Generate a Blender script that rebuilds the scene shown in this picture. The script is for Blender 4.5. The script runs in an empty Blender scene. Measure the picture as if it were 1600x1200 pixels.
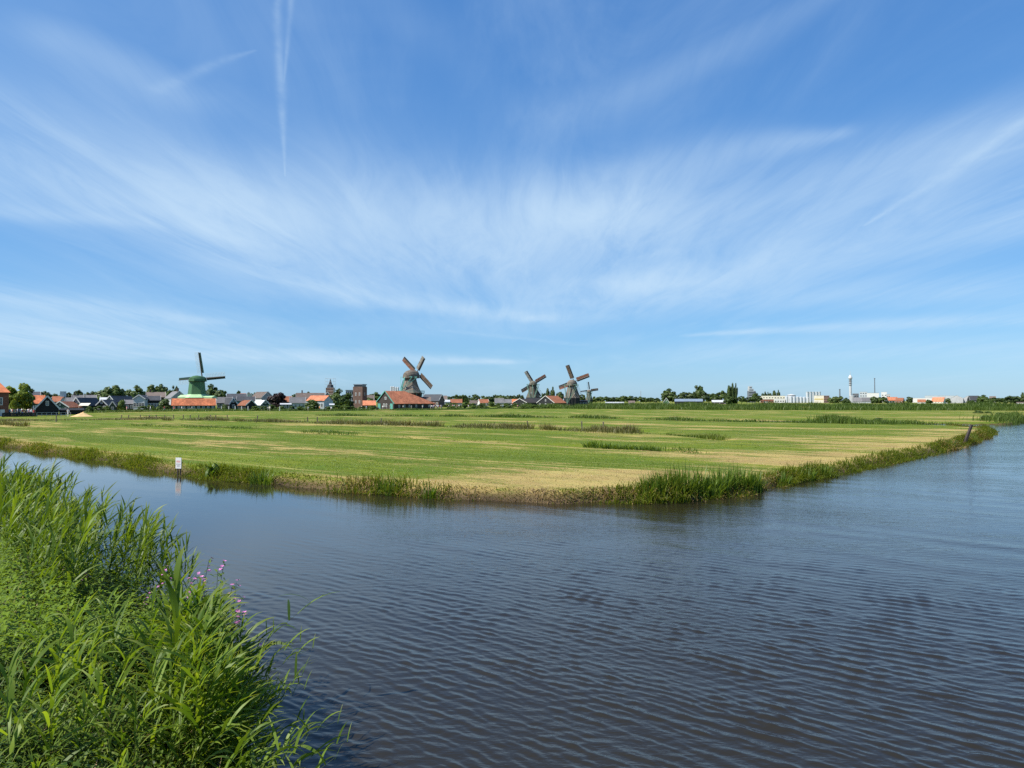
import bpy, bmesh, math, random
import numpy as np
from mathutils import Vector, Matrix

random.seed(7)
RNG = np.random.default_rng(7)
SC = bpy.context.scene
COL = SC.collection
R = math.radians

# ------------------------------------------------------------------ camera
F = 1110.0                       # focal length in pixels of the 1600 px wide photograph
CAMZ = 4.0
PITCH = math.atan(26.0 / F)
cd = bpy.data.cameras.new('camera')
cam = bpy.data.objects.new('camera', cd)
COL.objects.link(cam)
cam.location = (0, 0, CAMZ)
cam.rotation_euler = (math.pi / 2 + PITCH, 0, 0)
cd.sensor_width = 36.0
cd.lens = 36.0 * F / 1600.0
cd.clip_start = 0.1
cd.clip_end = 20000
SC.camera = cam

# ------------------------------------------------------------------ light
SUN_EL = R(50)
SUN_AZ = R(-116)                 # measured from +Y, clockwise: left of the view and a little behind
sdir = Vector((math.sin(SUN_AZ) * math.cos(SUN_EL), math.cos(SUN_AZ) * math.cos(SUN_EL), math.sin(SUN_EL)))
sl = bpy.data.lights.new('sun', 'SUN')
sl.energy = 5.0
sl.angle = R(0.53)
sl.color = (1.0, 0.95, 0.86)
sun = bpy.data.objects.new('sun', sl)
COL.objects.link(sun)
sun.rotation_euler = sdir.to_track_quat('Z', 'Y').to_euler()
sun.location = (-60, -30, 80)

SC.view_settings.view_transform = 'Standard'
SC.view_settings.look = 'None'
SC.view_settings.gamma = 1.0
SC.view_settings.exposure = 0.66
SC.cycles.max_bounces = 8
SC.cycles.transparent_max_bounces = 8
SC.cycles.use_denoising = False


class NT:
    """small helper to write node trees"""
    def __init__(self, tree):
        self.t = tree; self.n = tree.nodes; self.l = tree.links
    def node(self, typ, **kw):
        nd = self.n.new(typ)
        for k, v in kw.items():
            setattr(nd, k, v)
        return nd
    def put(self, sock, v):
        if v is None:
            return
        if isinstance(v, bpy.types.NodeSocket):
            self.l.new(v, sock)
        else:
            sock.default_value = v
    def math(self, op, a, b=None, c=None, clamp=False):
        nd = self.node('ShaderNodeMath', operation=op, use_clamp=clamp)
        for i, v in enumerate((a, b, c)):
            self.put(nd.inputs[i], v)
        return nd.outputs[0]
    def vmath(self, op, a, b=None, scale=None):
        nd = self.node('ShaderNodeVectorMath', operation=op)
        self.put(nd.inputs[0], a)
        if b is not None:
            self.put(nd.inputs[1], b)
        if scale is not None:
            self.put(nd.inputs['Scale'], scale)
        return nd.outputs['Value'] if op in ('DOT_PRODUCT', 'LENGTH', 'DISTANCE') else nd.outputs[0]
    def mix(self, fac, a, b, blend='MIX'):
        nd = self.node('ShaderNodeMix', data_type='RGBA', blend_type=blend)
        self.put(nd.inputs[0], fac); self.put(nd.inputs[6], a); self.put(nd.inputs[7], b)
        return nd.outputs[2]
    def ramp(self, fac, lo, hi, smooth=True):
        nd = self.node('ShaderNodeMapRange', interpolation_type='SMOOTHSTEP' if smooth else 'LINEAR')
        self.put(nd.inputs[0], fac)
        nd.inputs[1].default_value = lo; nd.inputs[2].default_value = hi
        return nd.outputs[0]
    def noise(self, vec, scale=1.0, detail=3.0, rough=0.55, dist=0.0):
        nd = self.node('ShaderNodeTexNoise')
        self.put(nd.inputs['Vector'], vec)
        nd.inputs['Scale'].default_value = scale
        nd.inputs['Detail'].default_value = detail
        nd.inputs['Roughness'].default_value = rough
        nd.inputs['Distortion'].default_value = dist
        return nd.outputs[0]
    def mapping(self, vec, loc=(0, 0, 0), rot=(0, 0, 0), scale=(1, 1, 1)):
        nd = self.node('ShaderNodeMapping')
        self.put(nd.inputs[0], vec)
        nd.inputs[1].default_value = loc; nd.inputs[2].default_value = rot; nd.inputs[3].default_value = scale
        return nd.outputs[0]


def c4(c):
    return (c[0], c[1], c[2], 1.0)


# ------------------------------------------------------------------ sky: clear air with cirrus streaks and contrails
def pix_dir(px, py):
    c = (600.0 - py) / F
    return ((px - 800.0) / F, math.cos(PITCH) - c * math.sin(PITCH), math.sin(PITCH) + c * math.cos(PITCH))


ZO = 0.05
def plane_uv(px, py):
    d = pix_dir(px, py)
    n = math.sqrt(d[0] ** 2 + d[1] ** 2 + d[2] ** 2)
    z = max(d[2] / n, 0.0) + ZO
    return (d[0] / n / z, d[1] / n / z)


world = bpy.data.worlds.new('World')
SC.world = world
world.use_nodes = True
w = NT(world.node_tree)
w.n.clear()
wout = w.node('ShaderNodeOutputWorld')
wbg = w.node('ShaderNodeBackground')
sky = w.node('ShaderNodeTexSky', sky_type='NISHITA', sun_disc=False)
sky.sun_elevation = SUN_EL
sky.sun_rotation = SUN_AZ
sky.altitude = 0
sky.air_density = 1.0
sky.dust_density = 0.25
sky.ozone_density = 2.5
tc = w.node('ShaderNodeTexCoord')
sep = w.node('ShaderNodeSeparateXYZ')
w.l.new(tc.outputs['Generated'], sep.inputs[0])
zz = w.math('ADD', w.math('MAXIMUM', sep.outputs[2], 0.0), ZO)
comb = w.node('ShaderNodeCombineXYZ')
w.l.new(w.math('DIVIDE', sep.outputs[0], zz), comb.inputs[0])
w.l.new(w.math('DIVIDE', sep.outputs[1], zz), comb.inputs[1])
UV = comb.outputs[0]
# wind warp: everything in the cloud layer is bent by the same gentle noise
wn = w.node('ShaderNodeTexNoise')
w.l.new(w.mapping(UV, rot=(0, 0, R(7)), scale=(0.7, 0.3, 1)), wn.inputs['Vector'])
wn.inputs['Scale'].default_value = 1.0
wn.inputs['Detail'].default_value = 3.0
warp = w.vmath('SCALE', w.vmath('SUBTRACT', wn.outputs['Color'], (0.5, 0.5, 0.5)), scale=0.55)
UVW = w.vmath('ADD', UV, warp)
# fibrous texture: noise drawn out along the wind, which blows towards a point a little right of the view
fib1 = w.noise(w.mapping(UVW, rot=(0, 0, R(9)), scale=(1.7, 0.42, 1)), 1.0, 7, 0.62, 0.9)
fib2 = w.noise(w.mapping(UVW, loc=(3.1, 8.2, 0), rot=(0, 0, R(26)), scale=(0.9, 0.26, 1)), 1.0, 6, 0.6, 0.8)
cover = w.noise(w.mapping(UVW, loc=(5.3, 1.4, 0), rot=(0, 0, R(-18)), scale=(0.42, 0.2, 1)), 1.0, 3, 0.5)
fibs = w.math('ADD', w.math('MULTIPLY', fib1, 0.62), w.math('MULTIPLY', fib2, 0.38))
cirrus = w.math('MULTIPLY', w.ramp(fibs, 0.36, 0.72), w.ramp(cover, 0.34, 0.62))


def band(points, half, soft=1.0):
    """a streak through pixel points, half = half width in px at every point; returns a 0-1 value"""
    best = None
    for (p, q, hp, hq) in zip(points[:-1], points[1:], half[:-1], half[1:]):
        a = plane_uv(*p); b = plane_uv(*q)
        def halfw(pt, other, h):
            dx, dy = other[0] - pt[0], other[1] - pt[1]
            n = math.hypot(dx, dy)
            e = plane_uv(pt[0] - dy / n * h, pt[1] + dx / n * h)
            e2 = plane_uv(pt[0] + dy / n * h, pt[1] - dx / n * h)
            c = plane_uv(*pt)
            return 0.5 * (math.hypot(e[0] - c[0], e[1] - c[1]) + math.hypot(e2[0] - c[0], e2[1] - c[1]))
        wa, wb = halfw(p, q, hp), halfw(q, p, hq)
        ab = (b[0] - a[0], b[1] - a[1], 0.0)
        L2 = ab[0] ** 2 + ab[1] ** 2
        pa = w.vmath('SUBTRACT', UVS[0], (a[0], a[1], 0.0))
        t = w.math('DIVIDE', w.vmath('DOT_PRODUCT', pa, ab), L2, clamp=True)
        dist = w.vmath('LENGTH', w.vmath('SUBTRACT', pa, w.vmath('SCALE', ab, scale=t)))
        wd = w.math('ADD', wa, w.math('MULTIPLY', t, wb - wa))
        q = w.math('DIVIDE', dist, wd)
        v = w.math('EXPONENT', w.math('MULTIPLY', w.math('MULTIPLY', q, q), -2.4))
        best = v if best is None else w.math('MAXIMUM', best, v)
    return best


UVS = [w.vmath('ADD', UV, w.vmath('SCALE', warp, scale=1.0))]
wide = None
for pts, hw, k in [
    ([(-160, 185), (40, 235), (200, 290), (330, 345)], [140, 135, 110, 60], 0.55),
    ([(270, 325), (400, 402), (560, 466), (830, 497)], [44, 32, 22, 10], 0.55),
    ([(330, 330), (560, 405), (900, 450)], [95, 105, 60], 0.46),
    ([(-100, 318), (60, 335), (230, 350)], [24, 22, 14], 0.30),
    ([(520, 325), (780, 365), (960, 330)], [85, 100, 60], 0.55),
    ([(900, 330), (1130, 240), (1310, 204)], [70, 46, 16], 0.42),
    ([(980, 445), (1130, 428), (1340, 378), (1720, 292)], [24, 48, 66, 84], 0.66),
    ([(1080, 355), (1330, 275), (1700, 190)], [65, 75, 70], 0.42),
    ([(960, 412), (1050, 392)], [5, 9], 0.30),
    ([(480, -80), (640, 60), (790, 205)], [56, 48, 14], 0.40),
    ([(860, 190), (1130, 90), (1310, -15)], [60, 44, 30], 0.20),
    ([(-80, 508), (120, 530), (330, 555), (760, 566)], [56, 48, 24, 7], 0.95),
    ([(-80, 460), (120, 478), (330, 500)], [24, 20, 8], 0.36),
    ([(1090, 524), (1330, 512), (1720, 490)], [4, 13, 16], 0.52),
    ([(740, 508), (1000, 472), (1300, 462), (1720, 450)], [34, 44, 40, 40], 0.36),
    ([(1150, 552), (1720, 545)], [24, 36], 0.28),
    ([(170, 80), (300, 140)], [46, 46], 0.22),
]:
    b = w.math('MULTIPLY', band(pts, hw), k)
    wide = b if wide is None else w.math('ADD', wide, b)
UVS[0] = w.vmath('ADD', UV, w.vmath('SCALE', warp, scale=0.06))
thin = None
for pts, hw, k in [
    ([(1350, 352), (1480, 272), (1740, 96)], [1.5, 9, 11], 0.62),
    ([(1490, 262), (1720, 190)], [4, 7], 0.30),
    ([(446, 275), (440, 150), (434, 40), (436, -60)], [1.2, 10, 9, 9], 0.50),
    ([(441, 150), (454, 20), (458, -60)], [3, 7, 7], 0.55),
    ([(250, 140), (352, 92), (400, 78)], [12, 8, 2], 0.30),
    ([(700, 517), (900, 538)], [3, 4], 0.25),
]:
    b = w.math('MULTIPLY', band(pts, hw), k)
    thin = b if thin is None else w.math('MAXIMUM', thin, b)
fine = w.noise(w.mapping(UVW, rot=(0, 0, R(7)), scale=(11, 6, 1)), 1.0, 6, 0.65)
fib3 = w.noise(w.mapping(UVW, loc=(1.7, 4.4, 0), rot=(0, 0, R(-14)), scale=(4.2, 0.62, 1)), 1.0, 7, 0.68, 1.1)
wide_f = w.math('MULTIPLY', wide, w.math('ADD', 0.22, w.math('ADD', w.math('MULTIPLY', w.ramp(fibs, 0.28, 0.70), 0.60), w.math('MULTIPLY', w.ramp(fib3, 0.30, 0.70), 0.36))))
thin_f = w.math('MULTIPLY', thin, w.math('ADD', 0.30, w.math('MULTIPLY', w.ramp(fine, 0.32, 0.66), 0.5)))
amt = w.math('MAXIMUM', w.math('MULTIPLY', cirrus, 0.17), wide_f)
wide_mod = w.ramp(cover, 0.25, 0.62)
amt = w.math('MULTIPLY', amt, w.math('ADD', 0.68, w.math('MULTIPLY', wide_mod, 0.42)))
amt = w.math('ADD', amt, w.math("MULTIPLY", thin_f, 0.62))
amt = w.math('ADD', amt, w.math('MULTIPLY', cirrus, 0.07))
amt = w.math('MULTIPLY', amt, w.ramp(sep.outputs[2], -0.01, 0.035))
amt = w.math('MULTIPLY', amt, 1.02)
amt = w.math('SUBTRACT', 1.0, w.math('EXPONENT', w.math('MULTIPLY', amt, -1.25)), clamp=True)   # thin veils add up like thin ice cloud does
# the photograph's deeper zenith and softer horizon: one colour response for the whole sky
sc_in = w.node('ShaderNodeSeparateColor'); w.l.new(sky.outputs[0], sc_in.inputs[0])
sc_out = w.node('ShaderNodeCombineColor')
for ci, (kk, gg) in enumerate(((0.600, 0.854), (1.265, 0.689), (2.50, 0.52))):
    w.l.new(w.math('MULTIPLY', w.math('POWER', sc_in.outputs[ci], gg), kk), sc_out.inputs[ci])
w.l.new(w.mix(amt, sc_out.outputs[0], (4.55, 5.95, 7.3, 1.0)), wbg.inputs[0])
wbg.inputs[1].default_value = 0.085
w.l.new(wbg.outputs[0], wout.inputs[0])
world.cycles.sampling_method = 'MANUAL'
world.cycles.sample_map_resolution = 128

# ------------------------------------------------------------------ pixel helpers (only to read places off the photograph)
def W(px, py, Y):
    d = pix_dir(px, py)
    s = Y / d[1]
    return Vector((d[0] * s, Y, CAMZ + d[2] * s))


def G(px, py, z=0.0):
    d = pix_dir(px, py)
    s = (z - CAMZ) / d[2]
    return Vector((d[0] * s, d[1] * s, z))


# ------------------------------------------------------------------ mesh helpers
def np_mesh(name, V, faces, mats, smooth=False, var=None, matidx=None):
    """V (n,3); faces: list of (m,k) integer arrays with k = 3 or 4"""
    me = bpy.data.meshes.new(name)
    V = np.asarray(V, dtype=np.float32)
    me.vertices.add(len(V))
    me.vertices.foreach_set('co', V.ravel())
    loops = np.concatenate([np.asarray(f, dtype=np.int32).ravel() for f in faces])
    tot = np.concatenate([np.full(len(f), np.asarray(f).shape[1], dtype=np.int32) for f in faces])
    start = np.concatenate([[0], np.cumsum(tot)[:-1]]).astype(np.int32)
    me.loops.add(len(loops))
    me.loops.foreach_set('vertex_index', loops)
    me.polygons.add(len(tot))
    me.polygons.foreach_set('loop_start', start)
    me.polygons.foreach_set('loop_total', tot)
    if smooth:
        me.polygons.foreach_set('use_smooth', np.ones(len(tot), dtype=bool))
    if matidx is not None:
        me.polygons.foreach_set('material_index', np.asarray(matidx, dtype=np.int32))
    for m in (mats if isinstance(mats, (list, tuple)) else [mats]):
        me.materials.append(m)
    me.update(calc_edges=True)
    me.validate()
    if var is not None:
        for nm, a in (var.items() if isinstance(var, dict) else {'var': var}.items()):
            at = me.attributes.new(nm, 'FLOAT', 'POINT')
            at.data.foreach_set('value', np.asarray(a, dtype=np.float32))
    return me


def link(name, data, parent=None, loc=None, rot=None, scale=None):
    o = bpy.data.objects.new(name, data)
    COL.objects.link(o)
    if parent is not None:
        o.parent = parent
    if loc is not None:
        o.location = loc
    if rot is not None:
        o.rotation_euler = rot
    if scale is not None:
        o.scale = scale
    return o


def tag(o, label=None, cat=None, group=None, kind=None):
    if label: o['label'] = label
    if cat: o['category'] = cat
    if group: o['group'] = group
    if kind: o['kind'] = kind
    return o


def thing(name, label, cat, loc, rz=0.0, group=None):
    o = link(name, None, loc=loc, rot=(0, 0, rz))
    o.empty_display_size = 0.2
    return tag(o, label, cat, group)


def copy_tree(o, parent=None):
    c = o.copy()
    COL.objects.link(c)
    c.parent = parent
    for ch in list(o.children):
        copy_tree(ch, c)
    return c


class MB:
    """collects simple solids and builds them as one mesh"""
    def __init__(self):
        self.v = []; self.f = []; self.m = []
    def add(self, vs, fs, mi=0):
        b = len(self.v)
        self.v += [tuple(p) for p in vs]
        self.f += [tuple(i + b for i in f) for f in fs]
        self.m += [mi] * len(fs)
        return self
    def box(self, x0, x1, y0, y1, z0, z1, mi=0):
        vs = [(x0, y0, z0), (x1, y0, z0), (x1, y1, z0), (x0, y1, z0), (x0, y0, z1), (x1, y0, z1), (x1, y1, z1), (x0, y1, z1)]
        return self.add(vs, [(0, 3, 2, 1), (4, 5, 6, 7), (0, 1, 5, 4), (1, 2, 6, 5), (2, 3, 7, 6), (3, 0, 4, 7)], mi)
    def bar(self, a, b, w, h=None, up=(0, 0, 1), mi=0, taper=1.0):
        """a beam from a to b with section w x h"""
        h = h or w
        a = Vector(a); b = Vector(b)
        d = (b - a).normalized()
        u = Vector(up)
        if abs(d.dot(u)) > 0.98:
            u = Vector((1, 0, 0))
        s = d.cross(u).normalized(); u = s.cross(d).normalized()
        vs = []
        for p, k in ((a, 1.0), (b, taper)):
            for sx, sy in ((-1, -1), (1, -1), (1, 1), (-1, 1)):
                vs.append(p + s * (sx * w * k / 2) + u * (sy * h * k / 2))
        return self.add(vs, [(0, 1, 2, 3), (7, 6, 5, 4), (0, 4, 5, 1), (1, 5, 6, 2), (2, 6, 7, 3), (3, 7, 4, 0)], mi)
    def rings(self, rings, cap0=True, cap1=True, mi=0):
        """loft through rings of equal point count"""
        n = len(rings[0]); vs = [p for r in rings for p in r]; fs = []
        for k in range(len(rings) - 1):
            for i in range(n):
                j = (i + 1) % n
                fs.append((k * n + i, k * n + j, (k + 1) * n + j, (k + 1) * n + i))
        if cap0: fs.append(tuple(range(n - 1, -1, -1)))
        if cap1: fs.append(tuple((len(rings) - 1) * n + i for i in range(n)))
        return self.add(vs, fs, mi)
    def lathe(self, prof, n=12, c=(0, 0), ph=0.0, mi=0):
        return self.rings([[(c[0] + r * math.cos(ph + 2 * math.pi * i / n), c[1] + r * math.sin(ph + 2 * math.pi * i / n), z) for i in range(n)] for r, z in prof], mi=mi)
    def slab(self, pts, t, mi=0):
        """planar polygon given a thickness t along its normal"""
        p = [Vector(q) for q in pts]
        nrm = (p[1] - p[0]).cross(p[2] - p[0]).normalized() * t
        n = len(p)
        fs = [tuple(range(n - 1, -1, -1)), tuple(range(n, 2 * n))]
        for i in range(n):
            j = (i + 1) % n
            fs.append((i, j, n + j, n + i))
        return self.add(p + [q + nrm for q in p], fs, mi)
    def mesh(self, name, mats, smooth=False):
        me = bpy.data.meshes.new(name)
        me.from_pydata(self.v, [], self.f)
        for m in (mats if isinstance(mats, (list, tuple)) else [mats]):
            me.materials.append(m)
        me.polygons.foreach_set('material_index', self.m)
        if smooth:
            me.polygons.foreach_set('use_smooth', [True] * len(self.f))
        me.update()
        return me
    def build(self, name, mats, parent=None, loc=None, rot=None, smooth=False):
        return link(name, self.mesh(name, mats, smooth), parent, loc, rot)


# ------------------------------------------------------------------ materials
def new_mat(name):
    m = bpy.data.materials.new(name)
    m.use_nodes = True
    t = NT(m.node_tree)
    bs = m.node_tree.nodes['Principled BSDF']
    return m, t, bs


MATS = {}
def plain(name, col, rough=0.8, var=0.25, scale=1.5, streak=None, spec=0.3, metal=0.0):
    """painted or weathered surface: colour broken up by noise in the object's own space"""
    if name in MATS:
        return MATS[name]
    m, t, bs = new_mat(name)
    co = t.node('ShaderNodeTexCoord').outputs['Object']
    v = t.mapping(co, scale=streak) if streak else co
    n = t.noise(v, scale, 5, 0.6)
    n2 = t.noise(v, scale * 0.22, 2, 0.5)
    f = t.math('ADD', t.math('MULTIPLY', n, 0.6), t.math('MULTIPLY', n2, 0.4))
    info = t.node('ShaderNodeObjectInfo').outputs['Random']
    f = t.math('ADD', f, t.math('MULTIPLY', t.math('SUBTRACT', info, 0.5), 0.18))
    dark = tuple(c * (1 - var) for c in col); lite = tuple(min(1, c * (1 + var)) for c in col)
    t.l.new(t.mix(t.ramp(f, 0.32, 0.68), c4(dark), c4(lite)), bs.inputs['Base Color'])
    bs.inputs['Roughness'].default_value = rough
    bs.inputs['Specular IOR Level'].default_value = spec
    bs.inputs['Metallic'].default_value = metal
    MATS[name] = m
    return m


def leaf_mat(name, dark, lite, transl=0.35, tip=None, rough=0.5, spread=0.5):
    if name in MATS:
        return MATS[name]
    m, t, bs = new_mat(name)
    a = t.node('ShaderNodeAttribute', attribute_name='var').outputs['Fac']
    info = t.node('ShaderNodeObjectInfo').outputs['Random']
    f = t.math('ADD', a, t.math('MULTIPLY', t.math('SUBTRACT', info, 0.5), spread), clamp=True)
    col = t.mix(f, c4(dark), c4(lite))
    if tip:
        h = t.node('ShaderNodeAttribute', attribute_name='along').outputs['Fac']
        col = t.mix(t.ramp(h, 0.55, 1.05), col, c4(tip))
    t.l.new(col, bs.inputs['Base Color'])
    bs.inputs['Roughness'].default_value = rough
    bs.inputs['Specular IOR Level'].default_value = 0.35
    tr = t.node('ShaderNodeBsdfTranslucent')
    t.l.new(t.mix(1.0, col, (1.25, 1.15, 0.45, 1), 'MULTIPLY'), tr.inputs[0])
    mx = t.node('ShaderNodeMixShader')
    mx.inputs[0].default_value = transl
    t.l.new(bs.outputs[0], mx.inputs[1]); t.l.new(tr.outputs[0], mx.inputs[2])
    t.l.new(mx.outputs[0], m.node_tree.nodes['Material Output'].inputs[0])
    MATS[name] = m
    return m


# ------------------------------------------------------------------ water
def water_material():
    m, t, bs = new_mat('peat_water')
    co = t.node('ShaderNodeTexCoord').outputs['Object']
    # small cat's-paw ripples riding on the modelled waves
    ang = math.atan2(-0.63, 0.777)
    r1 = t.noise(t.mapping(co, rot=(0, 0, -ang), scale=(1.6, 5.5, 1)), 1.0, 4, 0.6, 0.4)
    r2 = t.noise(t.mapping(co, rot=(0, 0, -ang + 0.5), scale=(5, 12, 1)), 1.0, 3, 0.6)
    h = t.math('ADD', t.math('MULTIPLY', r1, 0.65), t.math('MULTIPLY', r2, 0.30))
    wind = t.node('ShaderNodeAttribute', attribute_name='wind').outputs['Fac']
    gust = t.ramp(t.noise(t.mapping(co, scale=(0.10, 0.22, 1)), 1.0, 3, 0.5), 0.3, 0.7)
    bp = t.node('ShaderNodeBump')
    t.l.new(h, bp.inputs['Height'])
    t.l.new(t.math('MULTIPLY', wind, t.math('ADD', 0.55, t.math('MULTIPLY', gust, 0.6))), bp.inputs['Strength'])
    bp.inputs['Distance'].default_value = 0.026
    t.l.new(bp.outputs[0], bs.inputs['Normal'])
    bs.inputs['Base Color'].default_value = (0.0182, 0.0155, 0.0095, 1)
    bs.inputs['Roughness'].default_value = 0.03
    bs.inputs['IOR'].default_value = 1.37
    bs.inputs['Specular IOR Level'].default_value = 0.5
    return m


def smooth(a, b, x):
    t = np.clip((x - a) / (b - a), 0, 1)
    return t * t * (3 - 2 * t)


def build_water():
    rad = [1.5]
    while rad[-1] < 6000:
        r = rad[-1]
        if r < 6: dr = 0.5
        elif r < 62: dr = max(0.021, r * r / (CAMZ * 710.0) * 0.75)
        else: dr = r * 0.06
        rad.append(r + dr)
    rad = np.array(rad)
    fine = np.linspace(R(-40), R(40), 820)
    coarse = np.linspace(R(41), R(319), 40)[1:-1]
    ang = np.concatenate([fine, coarse])
    RR, AA = np.meshgrid(rad, ang, indexing='ij')
    X = RR * np.sin(AA); Y = RR * np.cos(AA)
    wind = 0.16 + 0.84 * smooth(-8.5, 3.0, X + 0.12 * (Y - 12))
    wind = wind * (1 - 0.35 * smooth(8, 4, Y))
    H = np.zeros_like(X)
    step = np.maximum(np.gradient(rad)[:, None] * 1.0, RR * (fine[1] - fine[0]))
    rng = np.random.default_rng(3)
    base = math.atan2(0.777, 0.63)
    for i in range(56):
        lam = 0.085 * (0.34 / 0.085) ** (rng.random() ** 0.9)
        th = base + rng.normal(0, 0.13) + (0.9 if rng.random() < 0.10 else 0.0)
        k = 2 * math.pi / lam
        slope = 0.042 * (lam / 0.4) ** 0.12 * (0.6 + 0.8 * rng.random())
        amp = slope / k
        fade = smooth(1.8, 3.4, lam / step)
        # each train is patchy, so crests begin and end
        pk = k * 0.11
        pat = 0.55 + 0.45 * np.sin(pk * (X * math.cos(th + 1.3) + Y * math.sin(th + 1.3)) + rng.random() * 6.3)
        H += amp * fade * pat * np.sin(k * (X * math.cos(th) + Y * math.sin(th)) + rng.random() * 6.3)
    for i in range(18):                       # longer, weaker undulation that still shows far off
        lam = rng.uniform(0.7, 2.4); th = base + rng.normal(0.0, 0.2); k = 2 * math.pi / lam
        H += 0.0045 / k * smooth(1.8, 3.4, lam / step) * np.sin(k * (X * math.cos(th) + Y * math.sin(th)) + rng.random() * 6.3)
    H *= wind
    # sharpen crests a little
    H = H + 24.0 * H * H
    V = np.stack([X, Y, H], -1).reshape(-1, 3)
    nr, na = X.shape
    i = np.arange(nr - 1)[:, None]; j = np.arange(na)[None, :]; j2 = (j + 1) % na
    Q = np.stack([i * na + j, i * na + j2, (i + 1) * na + j2, (i + 1) * na + j], -1).reshape(-1, 4)
    Q = Q[:, ::-1]
    me = np_mesh('water', V, [Q], water_material(), smooth=True, var={'wind': wind.ravel()})
    return tag(link('water', me), kind='structure')


build_water()

# ------------------------------------------------------------------ land
SHORE_PX = [(-420, 655), (-150, 680), (0, 697), (60, 706), (130, 716), (200, 727), (250, 737), (290, 743), (340, 748), (420, 757), (500, 765), (600, 773),
            (660, 778), (700, 781), (760, 783), (800, 785), (870, 787), (960, 784), (1010, 785), (1060, 783), (1120, 776), (1180, 770), (1200, 763), (1250, 753),
            (1330, 738), (1375, 728), (1420, 718), (1460, 708), (1500, 698), (1530, 688), (1550, 680), (1553, 673), (1535, 669), (1490, 666), (1430, 664), (1330, 661.5), (1250, 660), (1180, 659)]
SHORE = [G(px, py, 0.0) for px, py in SHORE_PX]
FAR_PX = [(1180, 657.9), (1250, 658.4), (1330, 659.6), (1430, 661.6), (1500, 663), (1550, 663.5), (1580, 663), (1596, 660), (1612, 655)]
FAR = [G(px, py, 0.0) for px, py in FAR_PX]
POLY = [(p.x, p.y) for p in SHORE] + [(p.x, p.y) for p in FAR] + [(150, 190), (260, 330), (6500, 7000), (-6500, 7000), (-6500, 300), (-400, 260)]


def seg_dist(X, Y, poly, closed=True):
    d = np.full(X.shape, 1e9)
    n = len(poly)
    for i in range(n if closed else n - 1):
        ax, ay = poly[i]; bx, by = poly[(i + 1) % n]
        dx, dy = bx - ax, by - ay
        t = np.clip(((X - ax) * dx + (Y - ay) * dy) / (dx * dx + dy * dy + 1e-9), 0, 1)
        d = np.minimum(d, np.hypot(X - ax - t * dx, Y - ay - t * dy))
    return d


def inside(X, Y, poly):
    c = np.zeros(X.shape, dtype=bool)
    n = len(poly); j = n - 1
    for i in range(n):
        xi, yi = poly[i]; xj, yj = poly[j]
        cond = ((yi > Y) != (yj > Y)) & (X < (xj - xi) * (Y - yi) / ((yj - yi) + 1e-12) + xi)
        c ^= cond
        j = i
    return c


def vnoise(X, Y, seed=0, octaves=4):
    """cheap sum-of-sines noise, about -1..1"""
    rng = np.random.default_rng(seed)
    out = np.zeros_like(X, dtype=float); amp = 1.0; tot = 0
    f = 1.0
    for o in range(octaves):
        for k in range(4):
            a = rng.random() * 6.283; ph = rng.random() * 6.283; fr = f * (0.7 + 0.6 * rng.random())
            out += amp * np.sin(fr * (X * math.cos(a) + Y * math.sin(a)) + ph)
            tot += amp
        amp *= 0.55; f *= 2.1
    return out / tot * 2.2


RIGHT_SHORE = [(p.x, p.y) for p in SHORE[14:32]]
LEFT_SHORE = [(p.x, p.y) for p in SHORE[:18]]
DITCH = [(p.x, p.y) for p in SHORE[32:]]
SD = (0.8, -0.6)           # the mowing strips run along this direction


def land_z(X, Y):
    X = np.asarray(X, dtype=float); Y = np.asarray(Y, dtype=float)
    near = (Y < 230)
    sd = np.where(near, seg_dist(X, Y, POLY[:len(SHORE) + len(FAR) + 1], closed=False), 60.0)
    ins = inside(X, Y, POLY)
    sd = np.where(ins, sd, -sd)
    dd = seg_dist(X, Y, DITCH, closed=False)
    sd = sd + 0.28 * vnoise(X * 1.1, Y * 1.1, 5, 2) * (sd < 4)
    top = 0.46 + 0.05 * vnoise(X * 0.10, Y * 0.10, 11, 3) + 0.025 * vnoise(X * 0.7, Y * 0.7, 12, 2)
    top = top - 0.33 * smooth(26, 3, dd)
    z = -0.45 + (top + 0.45) * smooth(-0.55, 0.75, sd)
    # shallow drains between the mown strips
    for (a, b) in DRAINS:
        d = seg_dist(X, Y, [a, b], closed=False)
        z = z - 0.16 * smooth(1.6, 0.2, d) * ins
    return z, sd


def gp(px, py):
    p = G(px, py, 0.45)
    return (p.x, p.y)


DRAINS = [(gp(130, 660.5), gp(640, 683)), (gp(640, 683), gp(1090, 706)), (gp(330, 652.5), gp(1000, 673)), (gp(1000, 673), gp(1150, 688))]


def grow(a, b, n):
    return list(a + (b - a) * (np.arange(1, n + 1) / n) ** 4)


def dryness(X, Y):
    st = X * SD[0] + Y * SD[1]; ac = -X * SD[1] + Y * SD[0]
    nz = vnoise(st * 0.10, ac * 0.42, 21, 4) + 0.7 * vnoise(st * 0.35, ac * 1.1, 22, 3)
    dr = seg_dist(X, Y, RIGHT_SHORE, False); dl = seg_dist(X, Y, LEFT_SHORE, False)
    dry = 0.44 * smooth(12, 1.0, dr) * smooth(-70, -4, X) + 0.16 * smooth(5.5, 1.2, dl) + 0.36 * nz
    dry += 0.40 * smooth(1.6, 0.2, np.hypot((X - 3) / 9, (Y - 32.5) / 4.5) + 0.35 * vnoise(X * 0.5, Y * 0.9, 24, 3))
    dry += 0.20 * smooth(1.2, 0.2, np.hypot((X - 33) / 13, (Y - 62) / 12))
    dry += 0.22 * smooth(1.2, 0.2, np.hypot((X - 19) / 9, (Y - 45) / 8))
    dry += 0.55 * smooth(1.2, 0.3, np.hypot((X - 96) / 14, (Y - 152) / 10))
    return dry


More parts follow.
